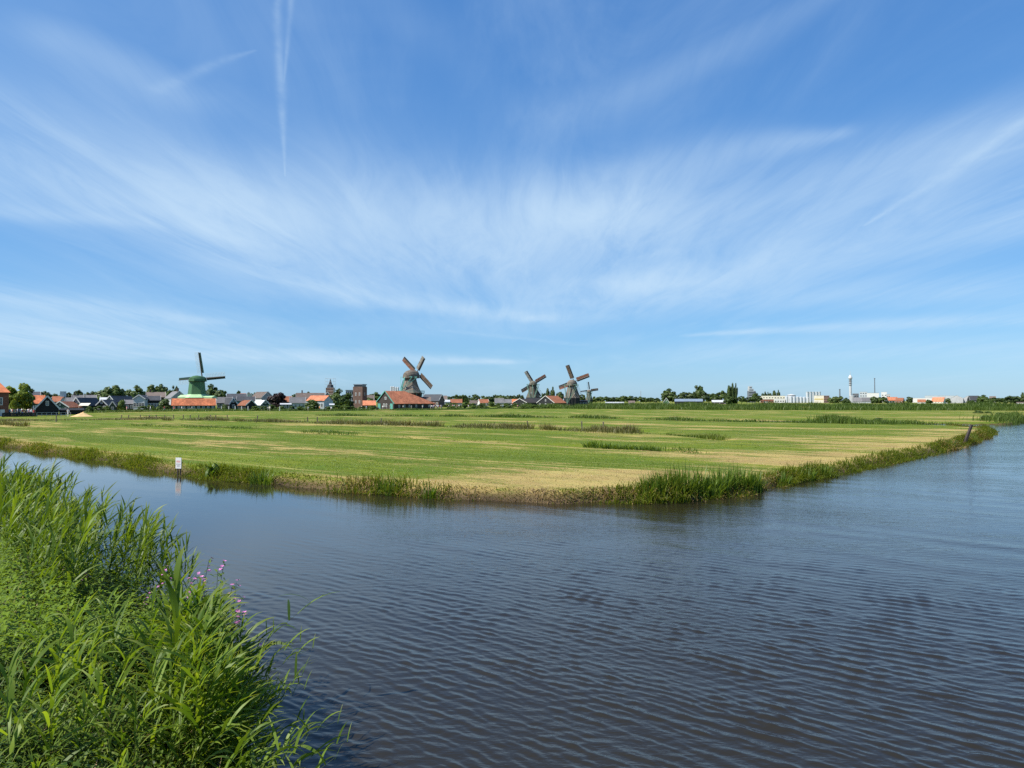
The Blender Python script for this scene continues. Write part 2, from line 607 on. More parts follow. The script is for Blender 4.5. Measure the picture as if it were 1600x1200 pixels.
def build_land():
    ys = list(np.arange(24, 100, 0.42)) + list(np.arange(100, 172, 0.72))
    ys += grow(ys[-1], 7000, 46)
    xs = list(np.arange(-75, 95, 0.5))
    lo = [-v for v in grow(75, 7000, 46)][::-1]
    xs = lo + xs + grow(xs[-1], 7000, 46)
    X, Y = np.meshgrid(np.array(xs), np.array(ys), indexing='xy')
    Z, sd = land_z(X, Y)
    dry = dryness(X, Y)
    keep = (Z > -0.40)
    ny, nx = X.shape
    V = np.stack([X, Y, Z], -1).reshape(-1, 3)
    idx = np.arange(ny * nx).reshape(ny, nx)
    Q = np.stack([idx[:-1, :-1], idx[:-1, 1:], idx[1:, 1:], idx[1:, :-1]], -1).reshape(-1, 4)
    kq = keep.ravel()[Q].any(axis=1)
    Q = Q[kq]
    me = np_mesh('meadow', V, [Q], meadow_material(), smooth=True, var={'dry': dry.ravel(), 'edge': np.clip(sd, -1, 3).ravel()})
    return tag(link('meadow', me), kind='structure')


GREEN_A = (0.078, 0.118, 0.007); GREEN_B = (0.142, 0.172, 0.013); STRAW = (0.37, 0.290, 0.098); STRAW2 = (0.30, 0.210, 0.082)
def meadow_material():
    m, t, bs = new_mat('mown_meadow')
    co = t.node('ShaderNodeTexCoord').outputs['Object']
    ang = math.atan2(SD[1], SD[0])
    al = t.mapping(co, rot=(0, 0, -ang))
    s1 = t.noise(t.mapping(al, scale=(0.075, 0.85, 1)), 1.0, 6, 0.62, 0.2)       # swaths left by the mower
    s2 = t.noise(t.mapping(al, loc=(7, 3, 0), scale=(0.03, 0.16, 1)), 1.0, 4, 0.55, 0.3)
    s3 = t.noise(co, 0.35, 5, 0.6)
    s4 = t.noise(t.mapping(al, scale=(2.2, 6.0, 1)), 1.0, 6, 0.75)
    s5 = t.noise(t.mapping(al, loc=(2, 9, 0), scale=(0.35, 2.6, 1)), 1.0, 5, 0.65)
    dry = t.node('ShaderNodeAttribute', attribute_name='dry').outputs['Fac']
    edge = t.node('ShaderNodeAttribute', attribute_name='edge').outputs['Fac']
    green = t.mix(t.ramp(s2, 0.36, 0.64), c4(GREEN_A), c4(GREEN_B))
    green = t.mix(t.ramp(s3, 0.35, 0.75), green, (0.085, 0.140, 0.012, 1))
    straw = t.mix(t.ramp(s3, 0.35, 0.7), c4(STRAW), c4(STRAW2))
    f = t.math('ADD', t.math('MULTIPLY', t.math('SUBTRACT', s1, 0.5), 1.5), t.math('MULTIPLY', t.math('SUBTRACT', s4, 0.5), 1.15))
    f = t.math('ADD', f, t.math('MULTIPLY', t.math('SUBTRACT', s5, 0.5), 1.3))
    s8 = t.noise(t.mapping(al, loc=(3, 5, 0), scale=(0.010, 0.15, 1)), 1.0, 5, 0.6, 0.25)
    s9 = t.noise(t.mapping(al, loc=(8, 1, 0), scale=(0.022, 0.36, 1)), 1.0, 5, 0.6, 0.25)
    f = t.math('ADD', f, t.math('MULTIPLY', t.math('SUBTRACT', s8, 0.5), 1.4))
    f = t.math('ADD', f, t.math('MULTIPLY', t.math('SUBTRACT', s9, 0.5), 1.3))
    s11 = t.noise(t.mapping(al, loc=(4, 4, 0), scale=(0.22, 0.55, 1)), 1.0, 6, 0.68, 0.4)
    f = t.math('ADD', f, t.math('MULTIPLY', t.math('SUBTRACT', s11, 0.5), 1.6))
    f = t.math('ADD', f, t.math('ADD', dry, 0.0))
    s10 = t.noise(t.mapping(al, loc=(5, 15, 0), scale=(0.016, 0.24, 1)), 1.0, 5, 0.62, 0.25)
    col = t.mix(t.ramp(s10, 0.44, 0.62), green, (0.080, 0.120, 0.009, 1))
    col = t.mix(t.ramp(f, 0.04, 0.60), col, straw)
    col = t.mix(t.math('MULTIPLY', t.ramp(s4, 0.50, 0.72), 0.55), col, (0.050, 0.078, 0.010, 1))
    s6 = t.noise(t.mapping(al, loc=(1, 4, 0), scale=(0.05, 2.2, 1)), 1.0, 5, 0.6, 0.3)
    s7 = t.noise(t.mapping(al, loc=(11, 2, 0), scale=(0.06, 1.7, 1)), 1.0, 5, 0.6, 0.3)
    col = t.mix(t.math('MULTIPLY', t.ramp(s6, 0.56, 0.70), 0.55), col, (0.37, 0.33, 0.11, 1))
    col = t.mix(t.math('MULTIPLY', t.ramp(s7, 0.54, 0.70), 0.60), col, (0.062, 0.088, 0.010, 1))
    soil = t.mix(t.ramp(s3, 0.4, 0.6), (0.050, 0.036, 0.022, 1), (0.095, 0.068, 0.036, 1))
    col = t.mix(t.ramp(edge, 0.75, 0.15), col, soil)
    t.l.new(col, bs.inputs['Base Color'])
    bs.inputs['Roughness'].default_value = 0.9
    bs.inputs['Specular IOR Level'].default_value = 0.12
    g = t.noise(co, 9.0, 4, 0.7)
    bp = t.node('ShaderNodeBump')
    t.l.new(t.math('ADD', g, t.math('MULTIPLY', s4, 0.8)), bp.inputs['Height'])
    bp.inputs['Strength'].default_value = 0.7
    bp.inputs['Distance'].default_value = 0.10
    t.l.new(bp.outputs[0], bs.inputs['Normal'])
    return m


build_land()

# ------------------------------------------------------------------ tree crowns, shared between trees
def leaf_cloud(name, shape, n, leaf, mat, seed, nb=34, blob=0.30):
    """a crown of leaf-sized quads gathered in clumps; unit size: radius 1 across, height 0..2"""
    rng = np.random.default_rng(seed)
    C = []; Rr = []
    while len(C) < nb:
        p = rng.uniform(-1, 1, 3)
        z = p[2]
        if shape == 'round':
            lim = math.sqrt(max(0, 1 - abs(z) ** 2.2))
            if z < -0.75: continue
        elif shape == 'dome':
            lim = math.sqrt(max(0, 1 - ((z + 0.35) / 1.35) ** 2)) if z > -0.35 else 0.96
            if z < -0.8: continue
        elif shape == 'poplar':
            lim = (0.95 * (1 - ((z - -0.25) / 1.25) ** 2) if z > -0.25 else 0.85)
        elif shape == 'conifer':
            lim = (1 - z) / 2 * 0.98 + 0.03
        else:  # bush
            lim = math.sqrt(max(0, 1 - ((z + 1) / 2) ** 2)) * 0.98
        r = math.hypot(p[0], p[1])
        if r > lim: continue
        if r < lim * 0.35 and rng.random() < 0.5: continue
        C.append(p * [1, 1, 1]); Rr.append(blob * rng.uniform(0.65, 1.25))
    C = np.array(C); Rr = np.array(Rr)
    tone = rng.random(nb)
    k = rng.integers(0, nb, n)
    d = rng.normal(size=(n, 3)); d /= np.linalg.norm(d, axis=1)[:, None]
    rad = Rr[k] * (rng.random(n) ** 0.45)
    P = C[k] * [0.94, 0.94, 0.94] + d * rad[:, None] * [1, 1, 0.85]
    outw = P / np.maximum(np.linalg.norm(P, axis=1)[:, None], 0.2)
    nrm = outw * 0.75 + d * 0.45 + rng.normal(size=(n, 3)) * 0.38 + np.array([0, 0, 0.25])
    nrm /= np.linalg.norm(nrm, axis=1)[:, None]
    a = np.cross(nrm, rng.normal(size=(n, 3))); a /= np.linalg.norm(a, axis=1)[:, None]
    b = np.cross(nrm, a)
    s = leaf * rng.uniform(0.6, 1.4, n)
    a *= s[:, None]; b *= (s * 0.65)[:, None]
    V = np.stack([P - a, P - b * 0.9, P + a, P + b * 0.9], 1)
    V[..., 2] += 1.0
    Q = np.arange(4 * n).reshape(n, 4)
    var = np.clip(0.30 * tone[k] + 0.45 * rng.random(n) + 0.12, 0, 1)
    return np_mesh(name, V.reshape(-1, 3), [Q], mat, var=np.repeat(var, 4))


M_TREE = leaf_mat('tree_leaves', (0.040, 0.074, 0.016), (0.118, 0.170, 0.036), 0.3)
M_TREE_DARK = leaf_mat('dark_leaves', (0.034, 0.062, 0.018), (0.098, 0.142, 0.036), 0.3)
M_TREE_PALE = leaf_mat('fresh_leaves', (0.080, 0.130, 0.012), (0.230, 0.290, 0.036), 0.42)
M_TREE_PURPLE = leaf_mat('copper_leaves', (0.020, 0.012, 0.013), (0.060, 0.034, 0.030), 0.2)
M_SHRUB = leaf_mat('shrub_leaves', (0.048, 0.088, 0.012), (0.130, 0.190, 0.030), 0.35)
M_WILLOW = leaf_mat('willow_leaves', (0.070, 0.110, 0.028), (0.165, 0.210, 0.060), 0.35)
M_BARK = plain('bark', (0.060, 0.045, 0.032), 0.95, 0.3, 4)
CROWNS = {}
def crown(shape, mat, seed):
    key = (shape, mat.name, seed)
    if key not in CROWNS:
        n = {'poplar': 4200, 'conifer': 3200, 'bush': 2200}.get(shape, 5600)
        leaf = {'poplar': 0.15, 'conifer': 0.10, 'bush': 0.13}.get(shape, 0.105)
        CROWNS[key] = leaf_cloud('crown', shape, n, leaf, mat, seed, {'poplar': 40, 'conifer': 46, 'bush': 16}.get(shape, 44),
                                 {'poplar': 0.34, 'conifer': 0.2, 'bush': 0.42}.get(shape, 0.26))
    return CROWNS[key]


TRUNK = {}
def trunk_mesh(h_frac):
    if h_frac not in TRUNK:
        m = MB()
        m.rings([[(r * math.cos(t) + dx, r * math.sin(t), z) for t in np.arange(6) * math.pi / 3] for r, z, dx in ((0.075, 0, 0), (0.052, 0.35, 0.01), (0.04, 0.8, -0.01), (0.02, 1.4, 0.02))])
        for a in range(5):
            t = a * 1.256 + 0.4
            m.bar((0, 0, 0.55 + 0.08 * a), (0.55 * math.cos(t), 0.55 * math.sin(t), 1.05 + 0.1 * a), 0.045, taper=0.35)
        TRUNK[h_frac] = m.mesh('trunk', M_BARK)
    return TRUNK[h_frac]


GZ = 0.45
TREE_N = [0]
def tree(px, half, top, Y, shape='round', mat=None, label='', group=None, base_py=None, name='tree', cat='tree', lift=None, z0=None):
    """a tree whose crown spans px +- half and reaches up to row top at distance Y"""
    TREE_N[0] += 1
    mat = mat or M_TREE
    zb = GZ if z0 is None else z0
    c = W(px, 628, Y); zt = W(px, top, Y).z
    H = zt - zb
    rad = half * Y / F
    rz = random.uniform(0, 6.28)
    root = thing(name, label, cat, (c.x, Y, zb - 0.05), rz, group)
    lift = {'poplar': 0.05, 'conifer': 0.10, 'bush': 0.0, 'dome': 0.12}.get(shape, 0.16) if lift is None else lift
    cr = link('crown' if name != 'shrub' else 'foliage', crown(shape, mat, TREE_N[0] % 3), root, (0, 0, H * lift), None, (rad * 1.02, rad * 1.02, H * (1 - lift) / 2 * 1.03))
    if name != 'shrub':
        link('trunk', trunk_mesh(0), root, None, None, (max(rad, 1.2), max(rad, 1.2), H * 0.5))
    return root


# ------------------------------------------------------------------ building materials
M_BRICK = plain('red_brick', (0.20, 0.085, 0.055), 0.9, 0.3, 3)
M_BRICK2 = plain('brown_brick', (0.155, 0.098, 0.078), 0.9, 0.25, 3)
M_TAR = plain('tarred_boards', (0.016, 0.017, 0.019), 0.75, 0.4, 1.5, streak=(1, 1, 9))
M_TAR2 = plain('brown_tarred_boards', (0.045, 0.036, 0.032), 0.8, 0.35, 1.5, streak=(1, 1, 9))
M_ZGREEN = plain('dark_green_boards', (0.020, 0.050, 0.038), 0.6, 0.25, 1.5, streak=(1, 1, 9))
M_GREENM = plain('mill_green_boards', (0.058, 0.138, 0.058), 0.6, 0.2, 1.2, streak=(3, 3, 0.4))
M_PALEG = plain('pale_green_felt', (0.33, 0.50, 0.27), 0.8, 0.15, 1.5)
M_TEAL = plain('teal_paint', (0.10, 0.30, 0.25), 0.5, 0.2, 2)
M_WGREEN = plain('weathered_green_paint', (0.085, 0.165, 0.125), 0.7, 0.25, 2)
M_WHITE = plain('white_paint', (0.58, 0.58, 0.56), 0.55, 0.08, 2)
M_CREAM = plain('cream_render', (0.60, 0.57, 0.47), 0.8, 0.12, 1)
M_GREY = plain('grey_render', (0.36, 0.37, 0.38), 0.8, 0.15, 1)
M_LGREY = plain('light_grey_boards', (0.40, 0.43, 0.45), 0.7, 0.12, 1)
M_ORANGE = plain('orange_pantiles', (0.42, 0.135, 0.058), 0.8, 0.42, 1.6, streak=(1, 1, 1))
M_ORANGE2 = plain('bright_orange_pantiles', (0.44, 0.160, 0.082), 0.8, 0.34, 1.5)
M_RUST = plain('rust_pantiles', (0.26, 0.098, 0.052), 0.85, 0.3, 1.6)
M_SLATE = plain('dark_slate', (0.050, 0.052, 0.058), 0.7, 0.3, 1.5)
M_GSLATE = plain('grey_roof', (0.135, 0.132, 0.135), 0.8, 0.25, 1.5)
M_BROOF = plain('brown_roof', (0.130, 0.100, 0.085), 0.85, 0.25, 1.5)
M_WROOF = plain('white_roof', (0.45, 0.46, 0.47), 0.6, 0.1, 1)
M_BLROOF = plain('blue_grey_sheet_roof', (0.17, 0.21, 0.26), 0.4, 0.15, 1)
M_THATCH = plain('weathered_thatch', (0.135, 0.115, 0.092), 0.95, 0.4, 2.2, streak=(3, 3, 0.5))
M_THATCH2 = plain('mossy_thatch', (0.112, 0.104, 0.080), 0.95, 0.4, 2.0, streak=(3, 3, 0.5))
M_CLOTH_R = plain('red_brown_sailcloth', (0.29, 0.125, 0.085), 0.9, 0.25, 1)
M_CLOTH_B = plain('brown_sailcloth', (0.150, 0.105, 0.075), 0.9, 0.25, 1)
M_CLOTH_G = plain('grey_sailcloth', (0.40, 0.385, 0.35), 0.9, 0.15, 1)
M_CONC = plain('concrete', (0.42, 0.41, 0.39), 0.85, 0.12, 0.4)
M_STEEL = plain('silo_steel', (0.46, 0.49, 0.52), 0.4, 0.10, 0.5, streak=(1, 1, 0.1), spec=0.5)
M_DSTEEL = plain('dark_steel', (0.115, 0.125, 0.14), 0.5, 0.2, 1)
M_WOOD = plain('grey_weathered_wood', (0.115, 0.095, 0.075), 0.9, 0.35, 3, streak=(4, 4, 0.6))
M_SAND = plain('sand', (0.50, 0.34, 0.17), 0.95, 0.18, 2.5)


def glass_mat():
    m, t, bs = new_mat('window_glass')
    bs.inputs['Base Color'].default_value = (0.02, 0.025, 0.03, 1)
    bs.inputs['Roughness'].default_value = 0.08
    bs.inputs['Specular IOR Level'].default_value = 0.6
    return m
M_GLASS = glass_mat()

WIN = {}
def window(parent, x, y, z, w, h, face, frame=None, bare=False, name='window'):
    """window in the wall of parent at the middle of its sill; face: '-y', '+y', '-x', '+x' (outward)"""
    frame = frame or M_WHITE
    key = (round(w, 2), round(h, 2), frame.name, bare)
    if key not in WIN:
        m = MB()
        fw = min(0.14, w * 0.16)
        if bare:
            m.box(-w / 2, w / 2, -0.05, 0.02, 0, h)
        else:
            m.box(-w / 2, -w / 2 + fw, -0.06, 0.02, 0, h); m.box(w / 2 - fw, w / 2, -0.06, 0.02, 0, h)
            m.box(-w / 2 + fw, w / 2 - fw, -0.06, 0.02, 0, fw); m.box(-w / 2 + fw, w / 2 - fw, -0.06, 0.02, h - fw, h)
            m.box(-0.03, 0.03, -0.045, 0.02, fw, h - fw); m.box(-w / 2 + fw, -0.03, -0.045, 0.02, h * 0.55 - 0.03, h * 0.55 + 0.03); m.box(0.03, w / 2 - fw, -0.045, 0.02, h * 0.55 - 0.03, h * 0.55 + 0.03)
        f = m.mesh('window', M_GLASS if bare else frame)
        p = None
        if not bare:
            p = MB().box(-w / 2 + fw, w / 2 - fw, -0.02, 0.015, fw, h - fw).mesh('pane', M_GLASS)
        WIN[key] = (f, p)
    f, p = WIN[key]
    rz = {'-y': 0, '+y': math.pi, '-x': -math.pi / 2, '+x': math.pi / 2}[face]
    o = link(name, f, parent, (x, y, z), (0, 0, rz))
    if p is not None:
        link('pane', p, o)
    return o


def house(label, x0, x1, ridge, eave, Y, typ='g', depth=8.0, wall=None, roof=None, trim=True, win=2, yaw=0.0, chimney=0, name='house', cat='house',
          group=None, gable_win=True, base=None, wmat=None, door=False, back_trim=False, ov=0.3, gable_mat=None, bare=False):
    """typ g: gable towards the viewer, s: eaves side towards the viewer. x0, x1, ridge, eave are read off the photograph at distance Y"""
    wall = wall or M_TAR; roof = roof or M_SLATE
    base = GZ if base is None else base
    a = W(x0, 628, Y); b = W(x1, 628, Y)
    span = (b.x - a.x)
    he = max(W(800, eave, Y).z - base, 1.2)
    yr = R(yaw)
    phi = math.atan2(-(a.x + b.x) / 2, Y)
    span *= math.cos(phi)
    if typ == 'g':
        gw, gl = span / max(math.cos(yr), 0.5), depth
        zr = W(800, ridge, Y).z - base
        rot = yr + phi
        cy = gl / 2
    else:
        gw, gl = depth, span / max(math.cos(yr), 0.5)
        zr = W(800, ridge, Y + depth / 2).z - base
        rot = math.pi / 2 + yr + phi
        cy = gw / 2
    hr = max(zr, he + 0.4)
    root = thing(name, label, cat, ((a.x + b.x) / 2 - math.sin(phi) * cy, Y + math.cos(phi) * cy, base - 0.03), rot, group)
    hw, hl = gw / 2, gl / 2
    m = MB()
    m.add([(-hw, -hl, 0), (hw, -hl, 0), (hw, hl, 0), (-hw, hl, 0), (-hw, -hl, he), (hw, -hl, he), (hw, hl, he), (-hw, hl, he), (0, -hl, hr - 0.06), (0, hl, hr - 0.06)],
          [(0, 1, 5, 8, 4), (2, 3, 7, 9, 6), (1, 2, 6, 5), (3, 0, 4, 7), (3, 2, 1, 0)])
    m.build('wall', wall, root)
    sl = (hr - he) / hw
    ox = hw + ov; oz = he - ov * sl
    r = MB()
    L = hl + (0.25 if trim else 0.15)
    r.slab([(-ox, -L, oz), (0, -L, hr), (0, L, hr), (-ox, L, oz)][::-1], 0.12)
    r.slab([(0, -L, hr), (ox, -L, oz), (ox, L, oz), (0, L, hr)][::-1], 0.12)
    ro = r.build('roof', roof, root)
    if trim:
        for sgn in (-1, 1):
            for e in ((-1, 1) if (back_trim or typ == 's') else (-1,)):
                tb = MB()
                th = 0.32
                p0 = (sgn * ox, e * (L + 0.03), oz - 0.02); p1 = (0, e * (L + 0.03), hr - 0.02)
                tb.bar((p0[0], p0[1], p0[2] + 0.05), (p1[0], p1[1], p1[2] + 0.05), 0.06, th, up=(0, 0, 1))
                tb.build('verge_board', M_WHITE, root)
    if chimney:
        cm = MB().box(-0.35, 0.35, -0.3, 0.3, -0.8, 1.0)
        cm.box(-0.42, 0.42, -0.37, 0.37, 1.0, 1.12)
        cm.build('chimney', M_BRICK2, ro, (0.0, (0.6 if chimney > 0 else -0.6) * hl, hr + 0.1))
    fr = wmat or M_WHITE
    wh = min(1.5, he * 0.5); ww = min(1.0, wh * 0.75)
    if typ == 'g':
        for i in range(win):
            x = (i + 0.5) / win * gw - hw
            if door and i == win // 2:
                d = MB().box(-0.5, 0.5, -0.06, 0.02, 0, 2.0); dd = d.build('door', fr, root, (x, -hl, 0.02))
                continue
            window(root, x, -hl, he * 0.30, ww, wh, '-y', fr, bare)
        if gable_win and hr - he > 1.6:
            window(root, 0, -hl, he + (hr - he) * 0.18, ww * 0.9, min(1.2, (hr - he) * 0.4), '-y', fr, bare)
    else:
        for i in range(win):
            y = (i + 0.5) / win * gl - hl
            window(root, -hw, y, he * 0.30, ww, wh, '-x', fr, bare)
    return root


def block(label, x0, x1, top, Y, depth=10, wall=None, name='building', cat='building', group=None, rows=0, cols=0, roof=None, yaw=0.0, parapet=0.3, bare=True):
    """flat-roofed building"""
    wall = wall or M_LGREY
    a = W(x0, 628, Y); b = W(x1, 628, Y)
    phi = math.atan2(-(a.x + b.x) / 2, Y)
    wd = (b.x - a.x) * math.cos(phi); h = W(800, top, Y).z - GZ
    root = thing(name, label, cat, ((a.x + b.x) / 2 - math.sin(phi) * depth / 2, Y + math.cos(phi) * depth / 2, GZ - 0.03), R(yaw) + phi, group)
    hw = wd / 2; hl = depth / 2
    MB().box(-hw, hw, -hl, hl, 0, h).build('wall', wall, root)
    MB().box(-hw - 0.15, hw + 0.15, -hl - 0.15, hl + 0.15, h, h + parapet).build('roof', roof or M_GREY, root)
    for r_ in range(rows):
        for c_ in range(cols):
            ww = min(wd / cols * 0.6, 2.4); wh = min(h / rows * 0.5, 1.6)
            window(root, -hw + (c_ + 0.5) * wd / cols, -hl, h * (r_ + 0.3) / rows, ww, wh, '-y', M_WHITE, bare)
    return root


# ------------------------------------------------------------------ windmills
def mill(label, px, Y, z0, z1, rb, rt, hub_z, face, L, roll, body_mat, cap_mat, cap_h, cloths, deck=None, tail=M_TEAL, sides=8, flare=0.25, offset=3.4,
         under=None, lattice_mat=None, cap_w=1.0, board_mat=None, full=True, poles=True, phase=None):
    """smock mill: face = bearing of the sails from +Y to the right, roll = turn of the sail cross"""
    c = W(px, 628, Y)
    root = thing('windmill', label, 'windmill', (c.x, Y, GZ - 0.05), 0.0)
    LL = L if isinstance(L, tuple) else (L, L)
    zz0, zz1 = z0 - GZ, z1 - GZ
    hz = hub_z - GZ
    ph = math.pi / sides if phase is None else R(phase)
    # body: tapering many-sided tower with a slight outward flare at its foot
    prof = []
    for i in range(9):
        t = i / 8
        prof.append((rt + (rb - rt) * ((1 - t) * (1 - flare) + flare * (1 - t) ** 3), zz0 + (zz1 - zz0) * t))
    MB().lathe(prof, sides, ph=ph).build('body', body_mat, root)
    if under:
        MB().lathe([(rb * 1.02, 0), (rb * 0.99, zz0 - 0.01)], sides, ph=ph).build('base', under, root)
    # everything that turns with the cap
    q = Matrix.Rotation(-R(face), 4, 'Z')      # local +Y points along the windshaft, towards the sails
    def put(mb, name, mat, parent=None, smooth=False):
        o = mb.build(name, mat, parent or root, smooth=smooth)
        o.matrix_local = q if parent is None else Matrix.Identity(4)
        return o
    rc = rt * 1.14 * cap_w
    rings = []
    for i in range(9):
        t = -1 + 2 * i / 8
        wv = rc * (1 - abs(t) ** 2.6 * 0.55) if t < 0 else rc * (1 - t ** 3 * 0.25)
        hv = cap_h * (1 - 0.38 * max(-t, 0) ** 2 - 0.10 * max(t, 0))
        y = t * rc * 1.28
        rings.append([(wv * math.cos(a) if abs(math.cos(a)) < 0.999 else wv * math.cos(a), y, zz1 - 0.15 + hv * math.sin(a) ** 0.8) for a in np.linspace(0, math.pi, 9)])
    put(MB().rings(rings), 'cap', cap_mat, smooth=False)
    sk = MB().lathe([(rt * 1.10, zz1 - 0.35), (rt * 1.16, zz1 - 0.05)], sides, ph=ph)
    put(sk, 'curb', board_mat or M_WHITE if body_mat is M_GREENM else M_WOOD)
    tilt = R(9)
    ax = Vector((0, math.cos(tilt), math.sin(tilt)))
    hub = Vector((0, offset, hz))
    put(MB().bar(tuple(hub - ax * (offset + 0.5)), tuple(hub + ax * 0.5), 0.6), 'windshaft', M_WOOD)
    ex = Vector((1, 0, 0)); ez = ex.cross(ax)
    for i in range(4):
        ang = R(roll + 90 * i)
        u = ex * math.cos(ang) + ez * math.sin(ang)          # along the sail as seen from behind
        v = -ex * math.sin(ang) + ez * math.cos(ang)         # lattice side: anticlockwise of the arm, seen from behind
        L = LL[i % 2]
        p = hub + ax * (0.15 if i % 2 else -0.15)
        s = MB().bar(tuple(p), tuple(p + u * L), 0.36, 0.30, up=tuple(ax), taper=0.6)
        so = put(s, 'sail', M_WOOD)
        r0, wd = 0.20 * L, 0.165 * L
        lat = MB()
        nb = int((L - r0) / 0.62)
        for k in range(nb + 1):
            r = r0 + (L - r0) * k / nb
            lat.bar(tuple(p + u * r), tuple(p + u * r + v * wd + ax * (-0.12)), 0.05, 0.05, up=tuple(ax))
        for k in (0.36, 0.68, 1.0):
            lat.bar(tuple(p + u * r0 + v * wd * k), tuple(p + u * L + v * wd * k), 0.05, 0.05, up=tuple(ax))
        put(lat, 'lattice', lattice_mat or M_WOOD, so)
        bd = MB().slab([tuple(p + u * r0 - v * 0.16), tuple(p + u * (L - 0.1) - v * 0.12), tuple(p + u * (L - 0.1) - v * 0.82 + ax * 0.12), tuple(p + u * r0 - v * 0.94 + ax * 0.12)], 0.05)
        put(bd, 'leading_board', board_mat or M_TAR, so)
        cm = cloths[i]
        if cm is not None:
            cl = MB()
            n = 8
            pts = []
            for k in range(n + 1):
                r = r0 + (L - r0) * k / n
                sag = 0.10 * math.sin(k * 2.3 + i)
                pts.append((p + u * r + v * 0.18 + ax * 0.08, p + u * r + v * (wd * (0.98 if full else 0.55) + sag * 0.4) + ax * (0.02 + sag)))
            for k in range(n):
                a_, b_ = pts[k]; c_, d_ = pts[k + 1]
                cl.add([a_, b_, d_, c_, a_ + ax * 0.03, b_ + ax * 0.03, d_ + ax * 0.03, c_ + ax * 0.03], [(0, 1, 2, 3), (7, 6, 5, 4), (0, 4, 5, 1), (2, 6, 7, 3)])
            put(cl, 'sailcloth', cm, so)
    if poles:
        zs = zz0 + 0.2 if deck else zz0 * 0.25
        back = -(deck * 0.92 if deck else rb * 1.45)
        tb = MB()
        tb.bar((0, -rc * 1.1, zz1 + cap_h * 0.35), (0, back, zs), 0.34, taper=0.8)
        put(tb, 'tail_pole', tail)
        for sgn in (-1, 1):
            for (hw_, yy, zt) in ((rc * 1.55, -0.2, 0.25), (rc * 1.35, -rc * 0.9, 0.3)):
                put(MB().bar((sgn * hw_, yy, zz1 + zt), (sgn * 0.35, back * 0.98, zs + 0.9), 0.22), 'brace', tail)
            put(MB().bar((-sgn * 0.02, 0, 0), (sgn * 0.02, 0, 0.01), 0.01), 'brace', tail) if False else None
        put(MB().bar((-rc * 1.6, -0.2, zz1 + 0.3), (rc * 1.6, -0.2, zz1 + 0.3), 0.24), 'cross_beam', tail)
        put(MB().bar((-rc * 1.4, -rc * 0.9, zz1 + 0.35), (rc * 1.4, -rc * 0.9, zz1 + 0.35), 0.24), 'cross_beam', tail)
    if deck:
        dk = MB()
        dk.rings([[(r_ * math.cos(a), r_ * math.sin(a), z_) for a in np.arange(16) * math.pi / 8] for r_, z_ in ((rb * 0.98, zz0 - 0.25), (deck, zz0 - 0.25), (deck, zz0 - 0.05), (rb * 0.98, zz0 - 0.05))], False, False)
        dk.build('stage', M_WOOD, root)
        rl = MB()
        for k in range(16):
            a, b = k * math.pi / 8, (k + 1) * math.pi / 8
            pa = (deck * 0.985 * math.cos(a), deck * 0.985 * math.sin(a)); pb = (deck * 0.985 * math.cos(b), deck * 0.985 * math.sin(b))
            rl.bar((*pa, zz0 - 0.05), (*pa, zz0 + 1.05), 0.12)
            for hz_ in (0.5, 1.0):
                rl.bar((*pa, zz0 + hz_), (*pb, zz0 + hz_), 0.09)
        rl.build('stage_railing', tail, root)
        for k in range(12):
            a = k * math.pi / 6 + 0.1
            MB().bar((deck * 0.93 * math.cos(a), deck * 0.93 * math.sin(a), zz0 - 0.25), (rb * 1.0 * math.cos(a), rb * 1.0 * math.sin(a), zz0 - 3.2), 0.2).build('stage_strut', tail, root)
    # small windows on the sides that face the viewer
    for k, (t, da) in enumerate(((0.28, -0.35), (0.28, 0.42), (0.72, 0.05))):
        r_ = rt + (rb - rt) * ((1 - t) * (1 - flare) + flare * (1 - t) ** 3)
        a = -math.pi / 2 + da
        z_ = zz0 + (zz1 - zz0) * t
        rr = r_ * math.cos(ph) + 0.0
        o = link('window', MB().box(-0.4, 0.4, -0.16, 0.12, 0, 1.0).mesh('window', M_WHITE), root, (rr * math.cos(a), rr * math.sin(a), z_), (0, 0, a + math.pi / 2))
        MB().box(-0.28, 0.28, -0.19, -0.162, 0.12, 0.88).build('pane', M_GLASS, o)
    return root


mill('green boarded windmill with white lattice sails above the long orange roof', 307.5, 262, 5.9, 11.3, 3.2, 2.62, 12.4, 11, 9.7, 4, M_GREENM, M_GREENM, 2.2,
     [None] * 4, deck=None, flare=0.05, under=M_GREENM, lattice_mat=M_WHITE, board_mat=M_ZGREEN, poles=False, offset=3.0, sides=6, phase=-102, cap_w=0.84)
m1 = bpy.data.objects['windmill']
MB().lathe([(4.7, 4.7), (3.2, 5.9)], 6, ph=R(-102)).build('skirt_roof', M_PALEG, m1)
MB().lathe([(4.4, 0), (4.4, 4.7)], 6, ph=R(-102)).build('lower_wall', M_ZGREEN, m1)
ann = MB()
ann.rings([[(3.0, -2.4, 4.2), (3.0, 2.4, 4.2), (3.0, 2.4, 5.0), (3.0, 0, 5.75), (3.0, -2.4, 5.0)], [(6.6, -2.4, 4.2), (6.6, 2.4, 4.2), (6.6, 2.4, 4.9), (6.6, 0, 5.4), (6.6, -2.4, 4.9)]])
ann.build('side_dormer', M_PALEG, m1)
ann = MB()
ann.rings([[(-6.0, -2.4, 4.0), (-6.0, 2.4, 4.0), (-6.0, 2.4, 4.9), (-6.0, 0, 5.7), (-6.0, -2.4, 4.9)], [(-3.0, -2.4, 4.0), (-3.0, 2.4, 4.0), (-3.0, 2.4, 5.0), (-3.0, 0, 5.8), (-3.0, -2.4, 5.0)]])
ann.build('side_dormer', M_PALEG, m1)

